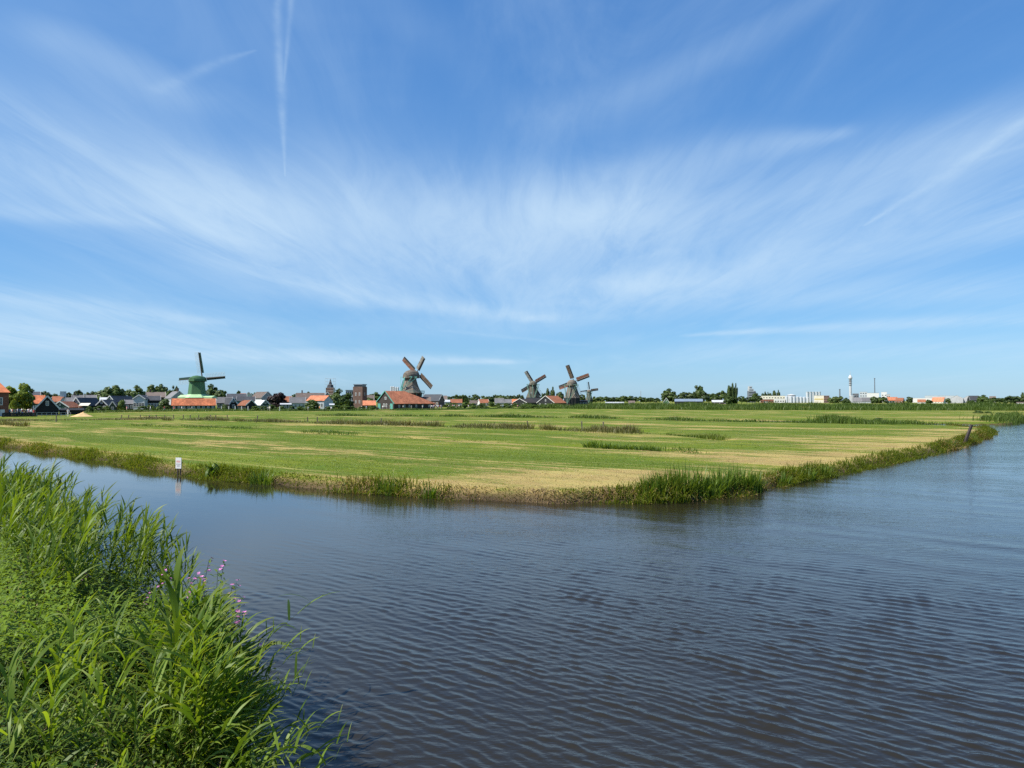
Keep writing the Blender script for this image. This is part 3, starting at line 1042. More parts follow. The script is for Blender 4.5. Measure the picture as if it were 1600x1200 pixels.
mill('large thatched windmill with tall stage behind the orange barn roof', 641.5, 335, 7.7, 14.8, 5.5, 2.55, 17.3, 40, (9.4, 11.3), 48, M_THATCH, M_THATCH, 3.9,
     [M_CLOTH_G, M_CLOTH_R, None, M_CLOTH_B], deck=6.6, under=M_TAR2, offset=4.0, flare=0.35)
mill('thatched windmill with green tail beams behind the low black barn', 833, 500, 6.2, 15.2, 5.4, 2.5, 16.2, 8, 10.3, 30, M_THATCH2, M_THATCH2, 3.0,
     [M_CLOTH_R, M_CLOTH_G, M_CLOTH_B, None], tail=M_WGREEN, deck=None, under=M_TAR, offset=3.4, flare=0.3)
mill('thatched windmill with brown sails behind the barn with rust roof', 893.5, 440, 5.7, 13.5, 5.2, 2.55, 16.0, 27, 11.0, 18, M_THATCH, M_THATCH, 3.8,
     [M_CLOTH_R, M_CLOTH_B, M_CLOTH_R, None], tail=M_WGREEN, deck=None, under=M_TAR, offset=3.6, flare=0.35)
mill('smallest farthest windmill with slim sails beside the large thatched one', 920.5, 690, 4.6, 12.6, 3.6, 1.8, 13.7, 10, 8.8, 7, M_THATCH2, M_THATCH, 2.4,
     [M_CLOTH_B, None, None, None], tail=M_WGREEN, deck=None, under=M_TAR, offset=2.6, flare=0.2)

# ------------------------------------------------------------------ buildings, left to right
# brick house cut by the edge of the picture, hipped roof
a = W(-66, 628, 157); b = W(15.5, 628, 157)
hb = thing('brick_house', 'red brick house with hipped orange roof at the edge of the picture', 'house', ((a.x + b.x) / 2 - 0.62 * 5, 157 + 0.78 * 5, GZ - 0.03), R(38))
hw = (b.x - a.x) / 2 * 0.79; he = W(0, 612, 157).z - GZ
MB().box(-hw, hw, -5, 5, 0, he).build('wall', M_BRICK, hb)
zr = he + 4.2
MB().add([(-hw - .3, -5.3, he - .1), (hw + .3, -5.3, he - .1), (hw + .3, 5.3, he - .1), (-hw - .3, 5.3, he - .1), (-1.2, 0, zr), (1.2, 0, zr)],
         [(0, 1, 5, 4), (1, 2, 5), (2, 3, 4, 5), (3, 0, 4), (3, 2, 1, 0)]).build('roof', M_ORANGE, hb)
window(hb, (W(1, 628, 157).x - (a.x + b.x) / 2) * 0.79, -5, W(0, 633, 157).z - GZ, 1.0, 1.75, '-y')
window(hb, (W(-18, 628, 157).x - (a.x + b.x) / 2) * 0.79, -5, W(0, 633, 157).z - GZ, 1.0, 1.75, '-y')
MB().box(-0.45, 0.45, -0.08, 0.02, 0, 1.5).build('door', M_WHITE, hb, ((W(5, 628, 157).x - (a.x + b.x) / 2) * 0.79, -5, 0.1))
MB().box(-0.4, 0.4, -0.08, 0.02, 0, 2.0).build('shutter', M_TAR, hb, ((W(-2, 628, 157).x - (a.x + b.x) / 2) * 0.79, -5, 0.05))

house('black boarded barn with white gable edges and a small white gable window', 56, 92, 618.5, 637, 170, 'g', 11, M_TAR, M_SLATE, win=0, name='barn', cat='barn', gable_win=True)
bn = bpy.data.objects['barn']
MB().box(-0.12, 0.12, -0.1, 0.05, 0, 2.4).build('corner_board', M_WHITE, bn, (-2.72, -5.5, 0))
house('long low black boarded shed beside the sand heap', 93, 131, 639.2, 640.2, 182, 's', 5, M_TAR, M_TAR, win=0, trim=False, name='shed', cat='shed')
house('house with bright orange roof behind the black barn', 46, 70, 617.3, 629.5, 205, 's', 8, M_TAR2, M_ORANGE, win=3, trim=False)
house('dark slate roofed house rising behind the orange roof by the pale tree', 44, 62, 611.8, 618, 240, 's', 8, M_TAR, M_SLATE, win=2)
house('small house with red roof seen over the black shed', 82, 99, 619, 627, 300, 's', 8, M_BRICK, M_RUST, win=2, trim=False)
house('dark green gabled house with rust roof behind the black shed', 91, 118, 627, 635.5, 228, 'g', 10, M_ZGREEN, M_RUST, win=3, yaw=-22)
house('grey house with a little square lookout on its roof', 94, 103, 620, 626, 290, 'g', 8, M_LGREY, M_GREY, win=1, trim=False)
MB().box(-1.1, 1.1, -1.1, 1.1, 0, 2.2).build('lookout', M_LGREY, bpy.data.objects['house.004'], (0, 0, 5.2))
house('grey roofed house with white gable edges left of the awning house', 113, 130, 617, 627, 285, 's', 9, M_ZGREEN, M_GSLATE, win=3, chimney=1)
house('low grey house with white boarding behind the green gabled house', 103, 116, 621, 630, 270, 's', 8, M_LGREY, M_GSLATE, win=2)
house('dark gabled house with a cream awning below its gable', 127.5, 143, 621, 632, 238, 'g', 14, M_ZGREEN, M_SLATE, win=2, yaw=-25)
house('long pale roofed house behind the dark gables', 156, 182, 620.8, 626, 300, 's', 9, M_TAR2, M_WROOF, win=4, trim=False)
house('wide grey roof rising behind the awning house', 134, 150, 617, 625, 300, 's', 8, M_TAR2, M_GSLATE, win=2)
house('black gabled cottage left of the small twin gable', 160, 176, 624.3, 632, 245, 'g', 10, M_TAR, M_SLATE, win=2, yaw=-20)
house('small black gable with white edges in front of the long pale roof', 171, 180.5, 627, 633.5, 238, 'g', 8, M_ZGREEN, M_SLATE, win=1)
house('dark house with white edged gable left of the pediment house', 181.5, 196, 618.3, 627, 262, 'g', 14, M_ZGREEN, M_SLATE, win=2, yaw=-30)
house('low dark outbuilding with long grey roof right of the white edged gable', 196, 215, 624.5, 630.5, 258, 's', 7, M_TAR, M_GSLATE, win=3)
house('pale house with white pediment gable and tall glazed front', 214.5, 232, 616.8, 622.5, 258, 'g', 12, M_LGREY, M_SLATE, win=4, yaw=-12)
house('dark boarded house with low eaves right of the pediment house', 231, 250, 618.5, 625, 264, 's', 9, M_TAR, M_SLATE, win=4)
house('broad brown roofed house behind the pediment house', 229, 258, 612.5, 620, 300, 's', 10, M_TAR2, M_BROOF, win=4, chimney=1)
house('pale grey gabled house with brick chimney beside the green windmill', 262, 287, 611, 621.5, 290, 'g', 12, M_GREY, M_GSLATE, win=3, yaw=12, chimney=-1)
house('long green shed with weathered orange tile roof below the green windmill', 268.5, 337, 622.4, 632.6, 253, 's', 8, M_ZGREEN, M_ORANGE, win=9, name='shed', cat='shed')
house('grey roofed house with dark gable right of the long orange roof', 339, 362, 620.3, 629, 275, 's', 8, M_ZGREEN, M_GSLATE, win=4)
house('black gabled cottage with white corner right of the grey roofed house', 353, 364, 621.5, 630, 270, 'g', 9, M_TAR, M_SLATE, win=1, yaw=18)
house('long dark slate roof with white gable behind the small hut', 355, 385, 615, 622.5, 300, 's', 9, M_TAR, M_SLATE, win=4)
house('teal fronted house with dark roof left of the small hut', 371, 398, 619.5, 626, 285, 's', 8, M_TEAL, M_SLATE, win=5)
house('small dark hut with rust roof and white gable edges', 378, 394, 625, 632.5, 262, 'g', 6, M_TAR, M_RUST, win=0, yaw=28, name='hut', cat='hut', gable_win=False)
house('peach gabled house behind the long slate roof', 384, 393, 612.5, 617, 330, 'g', 9, M_CREAM, M_ORANGE, win=1)
house('rust roofed house peeking left of the peach gable', 375, 384, 614.5, 618, 335, 's', 8, M_BRICK, M_RUST, win=2, trim=False)
house('grey gabled house with brown roof left of the dark copper tree', 400, 419, 611.8, 621, 315, 'g', 11, M_GREY, M_BROOF, win=3, yaw=25)
house('little house with white roof and dark green gable', 401, 414, 625, 632, 270, 'g', 8, M_ZGREEN, M_WROOF, win=2, yaw=24)
house('low shed with white roof below the dark copper tree', 438, 455, 629.8, 631.6, 262, 's', 6, M_ZGREEN, M_WROOF, win=3, trim=False, name='shed', cat='shed')
house('red brick house just right of the dark copper tree', 441, 455, 619, 627, 310, 's', 8, M_BRICK, M_RUST, win=3)
house('grey hipped looking house with pale dormer beside the big bush', 453, 477, 620.5, 629, 290, 's', 9, M_LGREY, M_GSLATE, win=4)
house('very long grey brown roof behind the bright orange roof', 463, 507, 613.8, 622, 340, 's', 11, M_BRICK2, M_BROOF, win=8, chimney=1)
house('grey house with bright orange roof and white side wall', 486, 513.5, 617.8, 625.5, 272, 's', 8.5, M_LGREY, M_ORANGE2, win=4, yaw=-24, trim=False)
house('brown gabled house below the church spire', 506, 517, 612, 620, 345, 'g', 9, M_BRICK2, M_BROOF, win=2)
house('low white canopy roof in front of the trees left of the brick tower', 515, 522, 630.8, 632.2, 262, 's', 4, M_LGREY, M_WROOF, win=0, trim=False, name='canopy', cat='canopy')
block('grey flat roofed building just left of the brick tower', 540, 555, 610, 380, 14, M_GREY, rows=3, cols=5, roof=M_BLROOF)
house('small house with orange roof at the foot of the brick tower', 567, 587, 625.7, 632.5, 345, 's', 7, M_TAR2, M_ORANGE2, win=3, trim=False)
house('red and brown roofed house behind the brick tower', 570, 584, 617, 625, 410, 's', 9, M_BRICK2, M_BROOF, win=3)

# square brick tower
Y = 350
a = W(552.5, 628, Y); b = W(570, 628, Y)
bt = thing('brick_tower', 'square brown brick tower with flat glazed top storey', 'tower', ((a.x + b.x) / 2 - 0.3, Y + 3.2, GZ - 0.03), R(-14))
hw = 2.55; ht = W(0, 604, Y).z - GZ
MB().box(-hw, hw, -hw, hw, 0, ht).build('wall', M_BRICK2, bt)
MB().box(-hw + .35, hw - .35, -hw + .35, hw - .35, ht, ht + 0.9).build('top_storey', M_GLASS, bt)
MB().box(-hw + .05, hw - .05, -hw + .05, hw - .05, ht + .9, ht + 1.3).build('roof', M_BLROOF, bt)
for zf in (0.22, 0.58):
    for x in (-1.0, 1.0):
        window(bt, x, -hw, ht * zf, 0.7, 1.5, '-y', bare=False)
    window(bt, hw, 0, ht * zf, 0.7, 1.5, '+x')

# church spire wrapped in scaffolding
Y = 520
c = W(516, 628, Y)
ch = thing('church_tower', 'dark church spire wrapped in scaffolding above the roofs', 'church', (c.x, Y, GZ - 0.03))
k = Y / F
MB().box(-2.6, 2.6, -2.6, 2.6, 0, W(0, 607, Y).z).build('tower', M_BRICK2, ch)
zt0 = W(0, 607, Y).z; zt1 = W(0, 592.5, Y).z
MB().lathe([(2.7, zt0 + .01), (1.9, zt0 + 2.2), (1.3, zt0 + 2.6), (0.05, zt1)], 8, ph=math.pi / 8).build('spire', M_SLATE, ch)
sc_ = MB()
for x in (-3.1, 3.1):
    for y in (-3.1, 3.1):
        sc_.bar((x, y, 0), (x, y, zt1 + 0.6), 0.12)
for i in range(9):
    z = 2 + (zt1 - 2) * i / 8
    for s_ in (-3.1, 3.1):
        sc_.bar((-3.1, s_, z), (3.1, s_, z), 0.1); sc_.bar((s_, -3.1, z), (s_, 3.1, z), 0.1)
sc_.build('scaffolding', M_STEEL, ch)

# silos behind the large mill
for i, px in enumerate((611.5, 614.8, 618.2, 621.6)):
    p = W(px, 628, 480); zt = W(0, 603.5 if i < 2 else 604.5, 480).z - GZ
    s = thing('silo', 'tall pale silo left of the large thatched windmill', 'silo', (p.x, 480, GZ - 0.03), 0, 'four tall silos left of the large windmill')
    MB().lathe([(0.72, 0), (0.72, zt - 0.3)], 12).build('tank', M_STEEL if i != 1 else M_WROOF, s)
    MB().lathe([(0.74, zt - 0.3), (0.35, zt)], 12).build('lid', M_WROOF, s)

# barn of the large mill: gable towards the viewer, roof running back and hipped to the right
Y = 304
pa = W(587, 628, Y); ap = W(601, 611.3, Y)
kb = thing('barn', 'brown boarded mill barn with big orange roof and teal doors', 'barn', (W(618, 628, Y).x, Y - 4, GZ - 0.03), R(-38))
gw, gl = 10.4, 24.5
he = W(0, 629.6, Y).z - GZ - 0.1; hr = W(0, 611, Y).z - GZ
MB().add([(-gw, 0, 0), (0, 0, 0), (0, gl, 0), (-gw, gl, 0), (-gw, 0, he + .7), (0, 0, he), (0, gl, he), (-gw, gl, he + .7), (-gw * .52, 0, hr - .1)],
         [(0, 1, 5, 8, 4), (1, 2, 6, 5), (2, 3, 7, 6), (3, 0, 4, 7)]).build('wall', M_TAR2, kb)
rr = MB()
hp = gl * 0.45
rr.slab([(0.5, -0.3, he - .3), (0.5, gl + .3, he - .3), (-gw * .52, hp, hr), (-gw * .52, -0.3, hr)], 0.14)
rr.slab([(-gw - .5, -0.3, he + .4), (-gw * .52, -0.3, hr), (-gw * .52, hp, hr), (-gw - .5, gl + .3, he + .4)], 0.14)
rr.slab([(0.5, gl + .3, he - .3), (-gw - .5, gl + .3, he + .4), (-gw * .52, hp, hr)], 0.14)
rr.build('roof', M_ORANGE2, kb)
for (p0, p1) in (((0.5, -.36, he - .2), (-gw * .52, -.36, hr + .08)), ((-gw - .5, -.36, he + .5), (-gw * .52, -.36, hr + .08))):
    MB().bar(p0, p1, 0.07, 0.34).build('verge_board', M_TEAL, kb)
window(kb, -gw * .50, 0, he + 1.6, 1.1, 1.1, '-y')
for x in (-1.5, -gw + 1.2):
    MB().box(-0.8, 0.8, -0.09, 0.02, 0, 2.3).build('door', M_TEAL, kb, (x, 0, 0.05))
for x in (-gw * .45, -gw * .6):
    window(kb, x, 0, 0.9, 0.9, 1.4, '-y')
for y in (3, 6, 9, 13, 17, 21):
    window(kb, 0, y, 0.7, 0.9, 1.1, '+x')

house('dark shed roof sheltering under the stage of the large windmill', 640, 673, 620, 628.8, 329, 's', 10, M_TAR, M_BROOF, win=6, trim=False, name='shed', cat='shed')
house('brown boarded house with long grey roof right of the large windmill', 664, 690, 616, 626, 400, 's', 11, M_BRICK2, M_SLATE, win=5, yaw=-18)
house('small brick house right of the long grey roofed one', 688, 698, 618, 627, 430, 's', 8, M_BRICK2, M_BROOF, win=2)
house('low white shed between brick house and thatched windmill', 692, 703, 624.5, 627.5, 420, 's', 6, M_WHITE, M_WROOF, win=3, trim=False, name='shed', cat='shed')
house('grey cottage with rust roof right of the low white shed', 704, 722, 623.5, 629, 425, 's', 7, M_GREY, M_RUST, win=4, trim=False)
house('white cottage with red roof under the tree row', 748, 762, 623.6, 629, 470, 's', 7, M_WHITE, M_RUST, win=3, yaw=15)
house('pale gabled house with grey roof right of the red cottage', 773, 787, 622, 629, 475, 's', 8, M_LGREY, M_GSLATE, win=3, trim=False)
house('white house with dark roof beside the rust roofed cottage', 787, 800, 623.5, 629, 475, 's', 8, M_WHITE, M_GSLATE, win=3, trim=False)
house('rust roofed cottage just left of the low black barn', 800, 810, 623.5, 629.5, 470, 's', 7, M_TAR2, M_ORANGE, win=2)
house('grey cottage half hidden left of the red cottage', 734, 746, 625.5, 630, 465, 's', 7, M_LGREY, M_BROOF, win=2, trim=False)
house('low black barn with white gable edge below the thatched windmill', 810.5, 832, 622.8, 628.8, 455, 'g', 16, M_TAR, M_TAR2, win=2, yaw=-28, name='barn', cat='barn', gable_win=False)
house('long black shed with tarred roof at the foot of the thatched windmill', 823, 851, 621.6, 628.5, 478, 's', 10, M_TAR, M_TAR, win=4, trim=False, name='shed', cat='shed')
house('black barn with rust roof, white gable edges and white windows', 848.5, 875.5, 618.2, 629, 425, 'g', 13, M_TAR, M_RUST, win=3, yaw=-34, name='barn', cat='barn')
house('low dark shed with flat roof right of the rust roofed barn', 897, 918, 625.3, 626.6, 445, 's', 8, M_TAR, M_BROOF, win=5, trim=False, name='shed', cat='shed')
house('long white greenhouse left of the green gabled house', 946, 975, 628, 629.5, 620, 's', 10, M_LGREY, M_WROOF, win=0, trim=False, name='greenhouse', cat='greenhouse')
house('tiny grey house under the trees left of the radio mast', 982, 992, 626, 629.5, 700, 's', 8, M_GREY, M_BROOF, win=2, trim=False)
house('green gabled house with bright white edges under the round tree', 1036.5, 1045.5, 621.6, 628.5, 620, 'g', 10, M_GREENM, M_RUST, win=2)
house('long black barn with blue grey roof below the tall tree', 1054, 1098, 623.2, 627, 640, 's', 14, M_TAR, M_BLROOF, win=0, trim=False, name='barn', cat='barn')
house('low brown shed with white roof between barn and poplars', 1112, 1137, 625, 628.2, 700, 's', 12, M_TAR2, M_WROOF, win=3, trim=False, name='shed', cat='shed')

# factory skyline on the right
def lathe_thing(name, label, cat, px, Y, parts, group=None):
    p = W(px, 628, Y)
    o = thing(name, label, cat, (p.x, Y, GZ - 0.03), 0, group)
    for nm, mt, prof, n in parts:
        MB().lathe(prof, n, ph=math.pi / n).build(nm, mt, o)
    return o

def zpy(py, Y):
    return W(800, py, Y).z - GZ

Y = 1350; k = Y / F
c = W(1175, 628, Y)
pt = thing('process_tower', 'grey stepped factory process tower left of the factory hall', 'factory tower', (c.x, Y, GZ - 0.03))
for nm, x0, x1, z0, z1, mt in (('lower_block', -6.0 * k, 4.5 * k, 0, 611, M_DSTEEL), ('middle_block', -5.3 * k, 1.5 * k, 611, 607.5, M_GREY), ('upper_block', -5.0 * k, -1.2 * k, 607.5, 603.6, M_GREY)):
    MB().box(x0, x1, -5, 5, 0 if z0 == 0 else zpy(z0, Y), zpy(z1, Y)).build(nm, mt, pt)
for i in range(5):
    z = zpy(620, Y) + (zpy(605, Y) - zpy(620, Y)) * i / 4
    x1 = (4.5 if i < 2 else 1.5 if i < 3 else -1.2) * k
    MB().box(-6.3 * k, x1 + .8, -5.6, -5.02, z, z + 0.9).build('gantry', M_LGREY, pt)
MB().bar((4.5 * k, 0, zpy(612, Y)), (7.5 * k, 0, zpy(617, Y)), 2.2).build('conveyor', M_DSTEEL, pt)
block('long pale factory hall right of the grey process tower', 1187, 1227, 618.5, 1300, 30, M_CREAM, rows=2, cols=9, name='factory_hall', cat='factory')
block('low white store in front of the pale factory hall', 1210, 1226, 623.2, 1150, 14, M_WHITE, rows=1, cols=4, name='store', cat='building')
block('low rust coloured store left of the low white store', 1188, 1209, 624, 1160, 14, M_BRICK, rows=1, cols=5, name='store', cat='building')
block('small white kiosk at the foot of the pale factory hall', 1193.5, 1200, 628, 900, 5, M_WHITE, rows=1, cols=2, name='kiosk', cat='building')
Y = 1180; k = Y / F
lathe_thing('silo', 'wide white tank with cone roof at the end of the silo row', 'silo', 1236.5, Y, [('tank', M_WROOF, [(6.3 * k, 0), (6.3 * k, zpy(617.8, Y))], 20), ('cone_roof', M_WROOF, [(6.9 * k, zpy(617.8, Y)), (6.9 * k, zpy(617.4, Y)), (1.6 * k, zpy(615.9, Y)), (1.2 * k, zpy(615.7, Y))], 20)])
for i in range(7):
    lathe_thing('silo', 'slim low steel silo in the front row of the factory', 'silo', 1229.2 + i * 5.2 + (1.2 if i else 0), 1150, [('tank', M_STEEL, [(2.3 * 1.036, 0), (2.3 * 1.036, zpy(619.5 + 0.22 * i, 1150))], 12), ('lid', M_STEEL, [(2.35, zpy(619.5 + 0.22 * i, 1150)), (0.8, zpy(618.9 + 0.22 * i, 1150))], 12)], 'front row of low steel silos')
for i in range(5):
    lathe_thing('silo', 'tall grey silo in the rear row beside the cream building', 'silo', 1261.5 + i * 4.7, 1320, [('tank', M_STEEL, [(2.05 * 1.19, 0), (2.05 * 1.19, zpy(612.7, 1320))], 12), ('lid', M_LGREY, [(2.2 * 1.19, zpy(612.7, 1320)), (2.2 * 1.19, zpy(612.1, 1320)), (0.6, zpy(611.9, 1320))], 12)], 'rear row of tall grey silos')
block('cream factory building with a yellow stripe beside the rear silos', 1272, 1287.3, 618, 1130, 18, M_CREAM, name='factory_building', cat='factory')
fb = bpy.data.objects['factory_building']
MB().box(-6.5, 6.5, -9.15, -8.98, 5.2, 6.8).build('stripe', plain('yellow_band', (0.55, 0.42, 0.12), 0.7, 0.1), fb)
block('brown office block right of the cream factory building', 1287.3, 1296, 618.2, 1120, 16, M_BRICK2, rows=3, cols=4)
lathe_thing('stack', 'slim grey chimney stack above the bushes left of the telecom tower', 'chimney', 1312.3, 1400, [('shaft', M_DSTEEL, [(1.3, 0), (1.1, zpy(608, 1400))], 10), ('rim', M_DSTEEL, [(1.7, zpy(608.6, 1400)), (1.7, zpy(608, 1400))], 10)])
Y = 1300; k = Y / F
lathe_thing('telecom_tower', 'tall white telecom tower with ringed platforms and needle', 'telecom tower', 1329, Y, [
    ('shaft', M_WROOF, [(1.9 * k, 0), (1.75 * k, zpy(602, Y))], 16),
    ('platform', M_DSTEEL, [(2.4 * k, zpy(602, Y)), (2.4 * k, zpy(601.4, Y))], 16), ('core', M_GREY, [(1.8 * k, zpy(601.4, Y)), (1.8 * k, zpy(592.4, Y))], 16),
    ('platform', M_DSTEEL, [(2.45 * k, zpy(599, Y)), (2.45 * k, zpy(598.4, Y))], 16), ('platform', M_DSTEEL, [(2.45 * k, zpy(596.4, Y)), (2.45 * k, zpy(595.8, Y))], 16),
    ('platform', M_DSTEEL, [(2.4 * k, zpy(594, Y)), (2.4 * k, zpy(593.4, Y))], 16),
    ('head', M_WROOF, [(2.2 * k, zpy(592.4, Y)), (3.0 * k, zpy(591, Y)), (2.8 * k, zpy(589.5, Y)), (1.6 * k, zpy(587, Y)), (1.0 * k, zpy(586, Y))], 16),
    ('needle', M_WROOF, [(0.4 * k, zpy(586, Y)), (0.12 * k, zpy(579.5, Y))], 8)])
lathe_thing('tank', 'low round grey tank at the foot of the telecom tower', 'tank', 1331.5, 1200, [('tank', M_GREY, [(4.3, 0), (4.3, zpy(618.5, 1200))], 18), ('lid', M_LGREY, [(4.4, zpy(618.5, 1200)), (3.6, zpy(618, 1200))], 18)])
house('wide grey roofed house right of the telecom tower foot', 1333, 1347, 621, 627, 1000, 's', 10, M_GREY, M_GSLATE, win=4, trim=False)
house('grey double gabled house before the large white factory block', 1346, 1360.5, 621, 627, 1010, 's', 10, M_LGREY, M_GSLATE, win=4, yaw=8)
block('pale grey factory tower block left of the large white block', 1343.5, 1355, 612.3, 1400, 20, M_LGREY, rows=4, cols=3, name='factory_block', cat='factory')
block('large bright white factory block under the thin chimney', 1354.5, 1373.5, 614, 1330, 24, M_WHITE, name='factory_block', cat='factory', roof=M_DSTEEL)
block('dark factory annex with cylindrical vent beside the pale tower block', 1332, 1342, 615, 1420, 15, M_DSTEEL, rows=2, cols=3, name='factory_annex', cat='factory')
lathe_thing('stack', 'tall thin dark factory chimney above the white block', 'chimney', 1367, 1500, [('shaft', M_DSTEEL, [(1.0, 0), (0.75, zpy(591.3, 1500))], 10), ('cap', M_DSTEEL, [(1.35, zpy(592, 1500)), (1.35, zpy(590.8, 1500))], 10)])
block('white cube shaped factory block right of the trees', 1377, 1386, 612.5, 1420, 16, M_WHITE, rows=2, cols=2, name='factory_block', cat='factory')
block('grey lower factory wing beside the white cube', 1385, 1391, 616, 1380, 16, M_GREY, rows=2, cols=2, name='factory_wing', cat='factory')
house('orange roofed house left of the pair on the far bank', 1386.5, 1402, 620.3, 625.5, 930, 's', 9, M_ZGREEN, M_ORANGE2, win=4, yaw=14)
house('rust roofed house right of the pair on the far bank', 1400, 1412, 621.5, 626, 920, 's', 9, M_BRICK, M_RUST, win=3, yaw=-14)
block('long white low warehouse behind the far trees', 1423, 1460, 622, 1300, 30, M_WHITE, name='warehouse', cat='warehouse')
house('little house with orange roof in front of the white warehouse', 1433.5, 1446.5, 624, 628, 900, 's', 8, M_WHITE, M_RUST, win=3, trim=False)
house('orange roofed farmhouse with white gable on the far bank', 1457.5, 1476, 620.8, 627, 880, 's', 10, M_CREAM, M_ORANGE2, win=4, yaw=-18)
house('small grey gable between farmhouse and grey sheds', 1472, 1482, 622.5, 627, 890, 'g', 9, M_GREY, M_BROOF, win=2)
block('long pale shed roof stretching behind the orange farmhouse', 1445, 1492, 618.4, 1450, 40, M_LGREY, name='warehouse', cat='warehouse', roof=M_WROOF)
house('large grey gabled shed with blank front on the far bank', 1485, 1505, 617.5, 622, 1000, 'g', 40, M_GREY, M_LGREY, win=0, trim=False, name='shed', cat='shed', gable_win=False)
house('second grey gabled shed touching the larger blank one', 1505, 1519, 618.5, 622, 1010, 'g', 40, M_GREY, M_WROOF, win=0, trim=False, name='shed', cat='shed', gable_win=False)
house('dark roofed house with white gable edges right of the grey sheds', 1513.5, 1529.5, 618.2, 625, 930, 's', 10, M_TAR, M_SLATE, win=3, yaw=20)
house('brown house between the round trees on the far bank', 1546, 1556, 619, 625, 900, 's', 9, M_BRICK2, M_BROOF, win=3)
house('low white house beneath the trees at the edge of the far bank', 1588, 1612, 628.2, 629.4, 780, 's', 8, M_WHITE, M_BROOF, win=5, trim=False)

# radio mast
p = W(1001.3, 628, 900)
mm = MB()
zt = zpy(610.5, 900)
for dx, dy in ((-.5, -.3), (.5, -.3), (0, .6)):
    mm.bar((dx, dy, 0), (dx * .3, dy * .3, zt), 0.16)
for i in range(12):
    z = zt * i / 12; f_ = 1 - 0.7 * i / 12
    mm.bar((-.5 * f_, -.3 * f_, z), (.5 * f_, -.3 * f_, z + zt / 12), 0.1); mm.bar((.5 * f_, -.3 * f_, z), (0, .6 * f_, z + zt / 12), 0.1)
tag(mm.build('radio_mast', M_GREY, None, (p.x, 900, GZ - .03)), 'thin lattice radio mast standing above the distant tree row', 'mast')

# awning of the house with dark gable
p = W(136, 633, 236)
aw = MB().slab([(-1.6, -1.4, 1.9), (1.6, -1.4, 1.9), (1.6, 0, 2.7), (-1.6, 0, 2.7)], 0.06)
for x in (-1.5, 1.5):
    aw.bar((x, -1.35, 0), (x, -1.35, 1.9), 0.07)
tag(aw.build('awning', M_CREAM, None, (p.x, 235.4, GZ - .02)), 'cream awning on thin posts before the dark gable', 'awning')

# ------------------------------------------------------------------ trees of the skyline
tree(30, 21, 594.5, 178, 'round', M_TREE_PALE, 'bright yellow green tree beside the red brick house', lift=0.1)
tree(43, 13, 607, 186, 'round', M_TREE, 'darker green tree pressed against the yellow green one')
tree(122, 8, 608.5, 430, 'dome', M_TREE_DARK, 'small dome shaped dark tree above the grey roofed house')
tree(143, 9, 609.5, 430, 'round', M_TREE_DARK, 'dark round tree just left of the largest dome shaped tree')
tree(171, 20, 600.8, 400, 'dome', M_TREE, 'largest dome shaped tree above the long pale roof', lift=0.05)
for i, (x, h_, t) in enumerate(((70, 9, 612.5), (84, 8, 613.5), (98, 7, 613), (108, 6, 614), (132, 5, 613.5), (62, 6, 613))):
    tree(x, h_, t, 460 + 8 * i, 'round', M_TREE_DARK, 'dark tree in the low row behind the black barn', group='dark trees behind the black barn')
tree(192, 10, 609, 410, 'round', M_TREE, 'mid green tree right of the largest dome shaped tree')
tree(213, 15, 604, 380, 'dome', M_TREE, 'broad dark tree behind the house with white pediment')
tree(238, 12, 601, 420, 'round', M_TREE, 'leftmost high tree of the grove left of the green windmill')
tree(253, 10, 602, 425, 'round', M_TREE, 'middle high tree of the grove left of the green windmill')
tree(263, 8, 607, 400, 'round', M_TREE, 'lower tree closing the grove beside the grey gabled house')
tree(273, 6, 602.5, 440, 'round', M_TREE_DARK, 'narrow square topped tree just left of the green windmill')
tree(256, 11, 622, 256, 'bush', M_TREE, 'rounded green shrub left of the long orange roof', name='shrub', cat='shrub')
tree(331, 15, 602.5, 380, 'dome', M_TREE, 'broad tree directly behind the right sail of the green windmill')
tree(345, 10, 609, 375, 'round', M_TREE, 'lower round tree right of the green windmill')
tree(372.5, 6, 603.5, 420, 'conifer', M_TREE_DARK, 'dark spreading conifer above the long slate roof')
tree(397, 6, 611.5, 390, 'round', M_TREE, 'green tree between peach gable and grey gabled house')
tree(416, 6, 612, 400, 'round', M_TREE_DARK, 'small dark tree behind the grey gabled house')
tree(432, 15, 612.5, 300, 'dome', M_TREE_PURPLE, 'wide copper leaved tree with dark crown', lift=0.03)
tree(461, 6, 613, 420, 'round', M_TREE_DARK, 'dark tree left of the very long brown roof')
tree(485, 9, 611.3, 440, 'dome', M_TREE_DARK, 'dark tree peeking over the very long brown roof')
tree(488, 14, 623.5, 262, 'bush', M_TREE, 'big rounded bush in front of the bright orange roof', name='shrub', cat='shrub')
tree(531, 19, 609.5, 330, 'dome', M_TREE, 'broad leafy tree between church spire and brick tower', lift=0.02)
tree(523, 8, 618, 310, 'round', M_TREE, 'smaller tree at the foot of the church spire')
tree(586, 11, 614, 420, 'round', M_TREE, 'green tree right of the brick tower')
tree(577, 7, 619.5, 365, 'round', M_WILLOW, 'yellowish bush between brick tower and mill barn', name='shrub', cat='shrub')
for i, (x, h_, t) in enumerate(((700, 7, 619), (712, 8, 617.5), (722, 8, 615.5), (731, 7, 618), (743, 8, 617), (757, 7, 617), (766, 6, 619), (774, 6, 617.5), (784, 9, 615.8), (795, 6, 617.5), (803, 6, 618.5))):
    tree(x, h_, t, 560 + 12 * (i % 4), 'round', M_TREE if i % 3 else M_TREE_DARK, 'rounded tree in the row left of the thatched windmills', group='tree row left of the thatched windmills')
tree(812.5, 6, 614.5, 540, 'round', M_TREE_DARK, 'dark tree touching the low sail of the left thatched windmill')
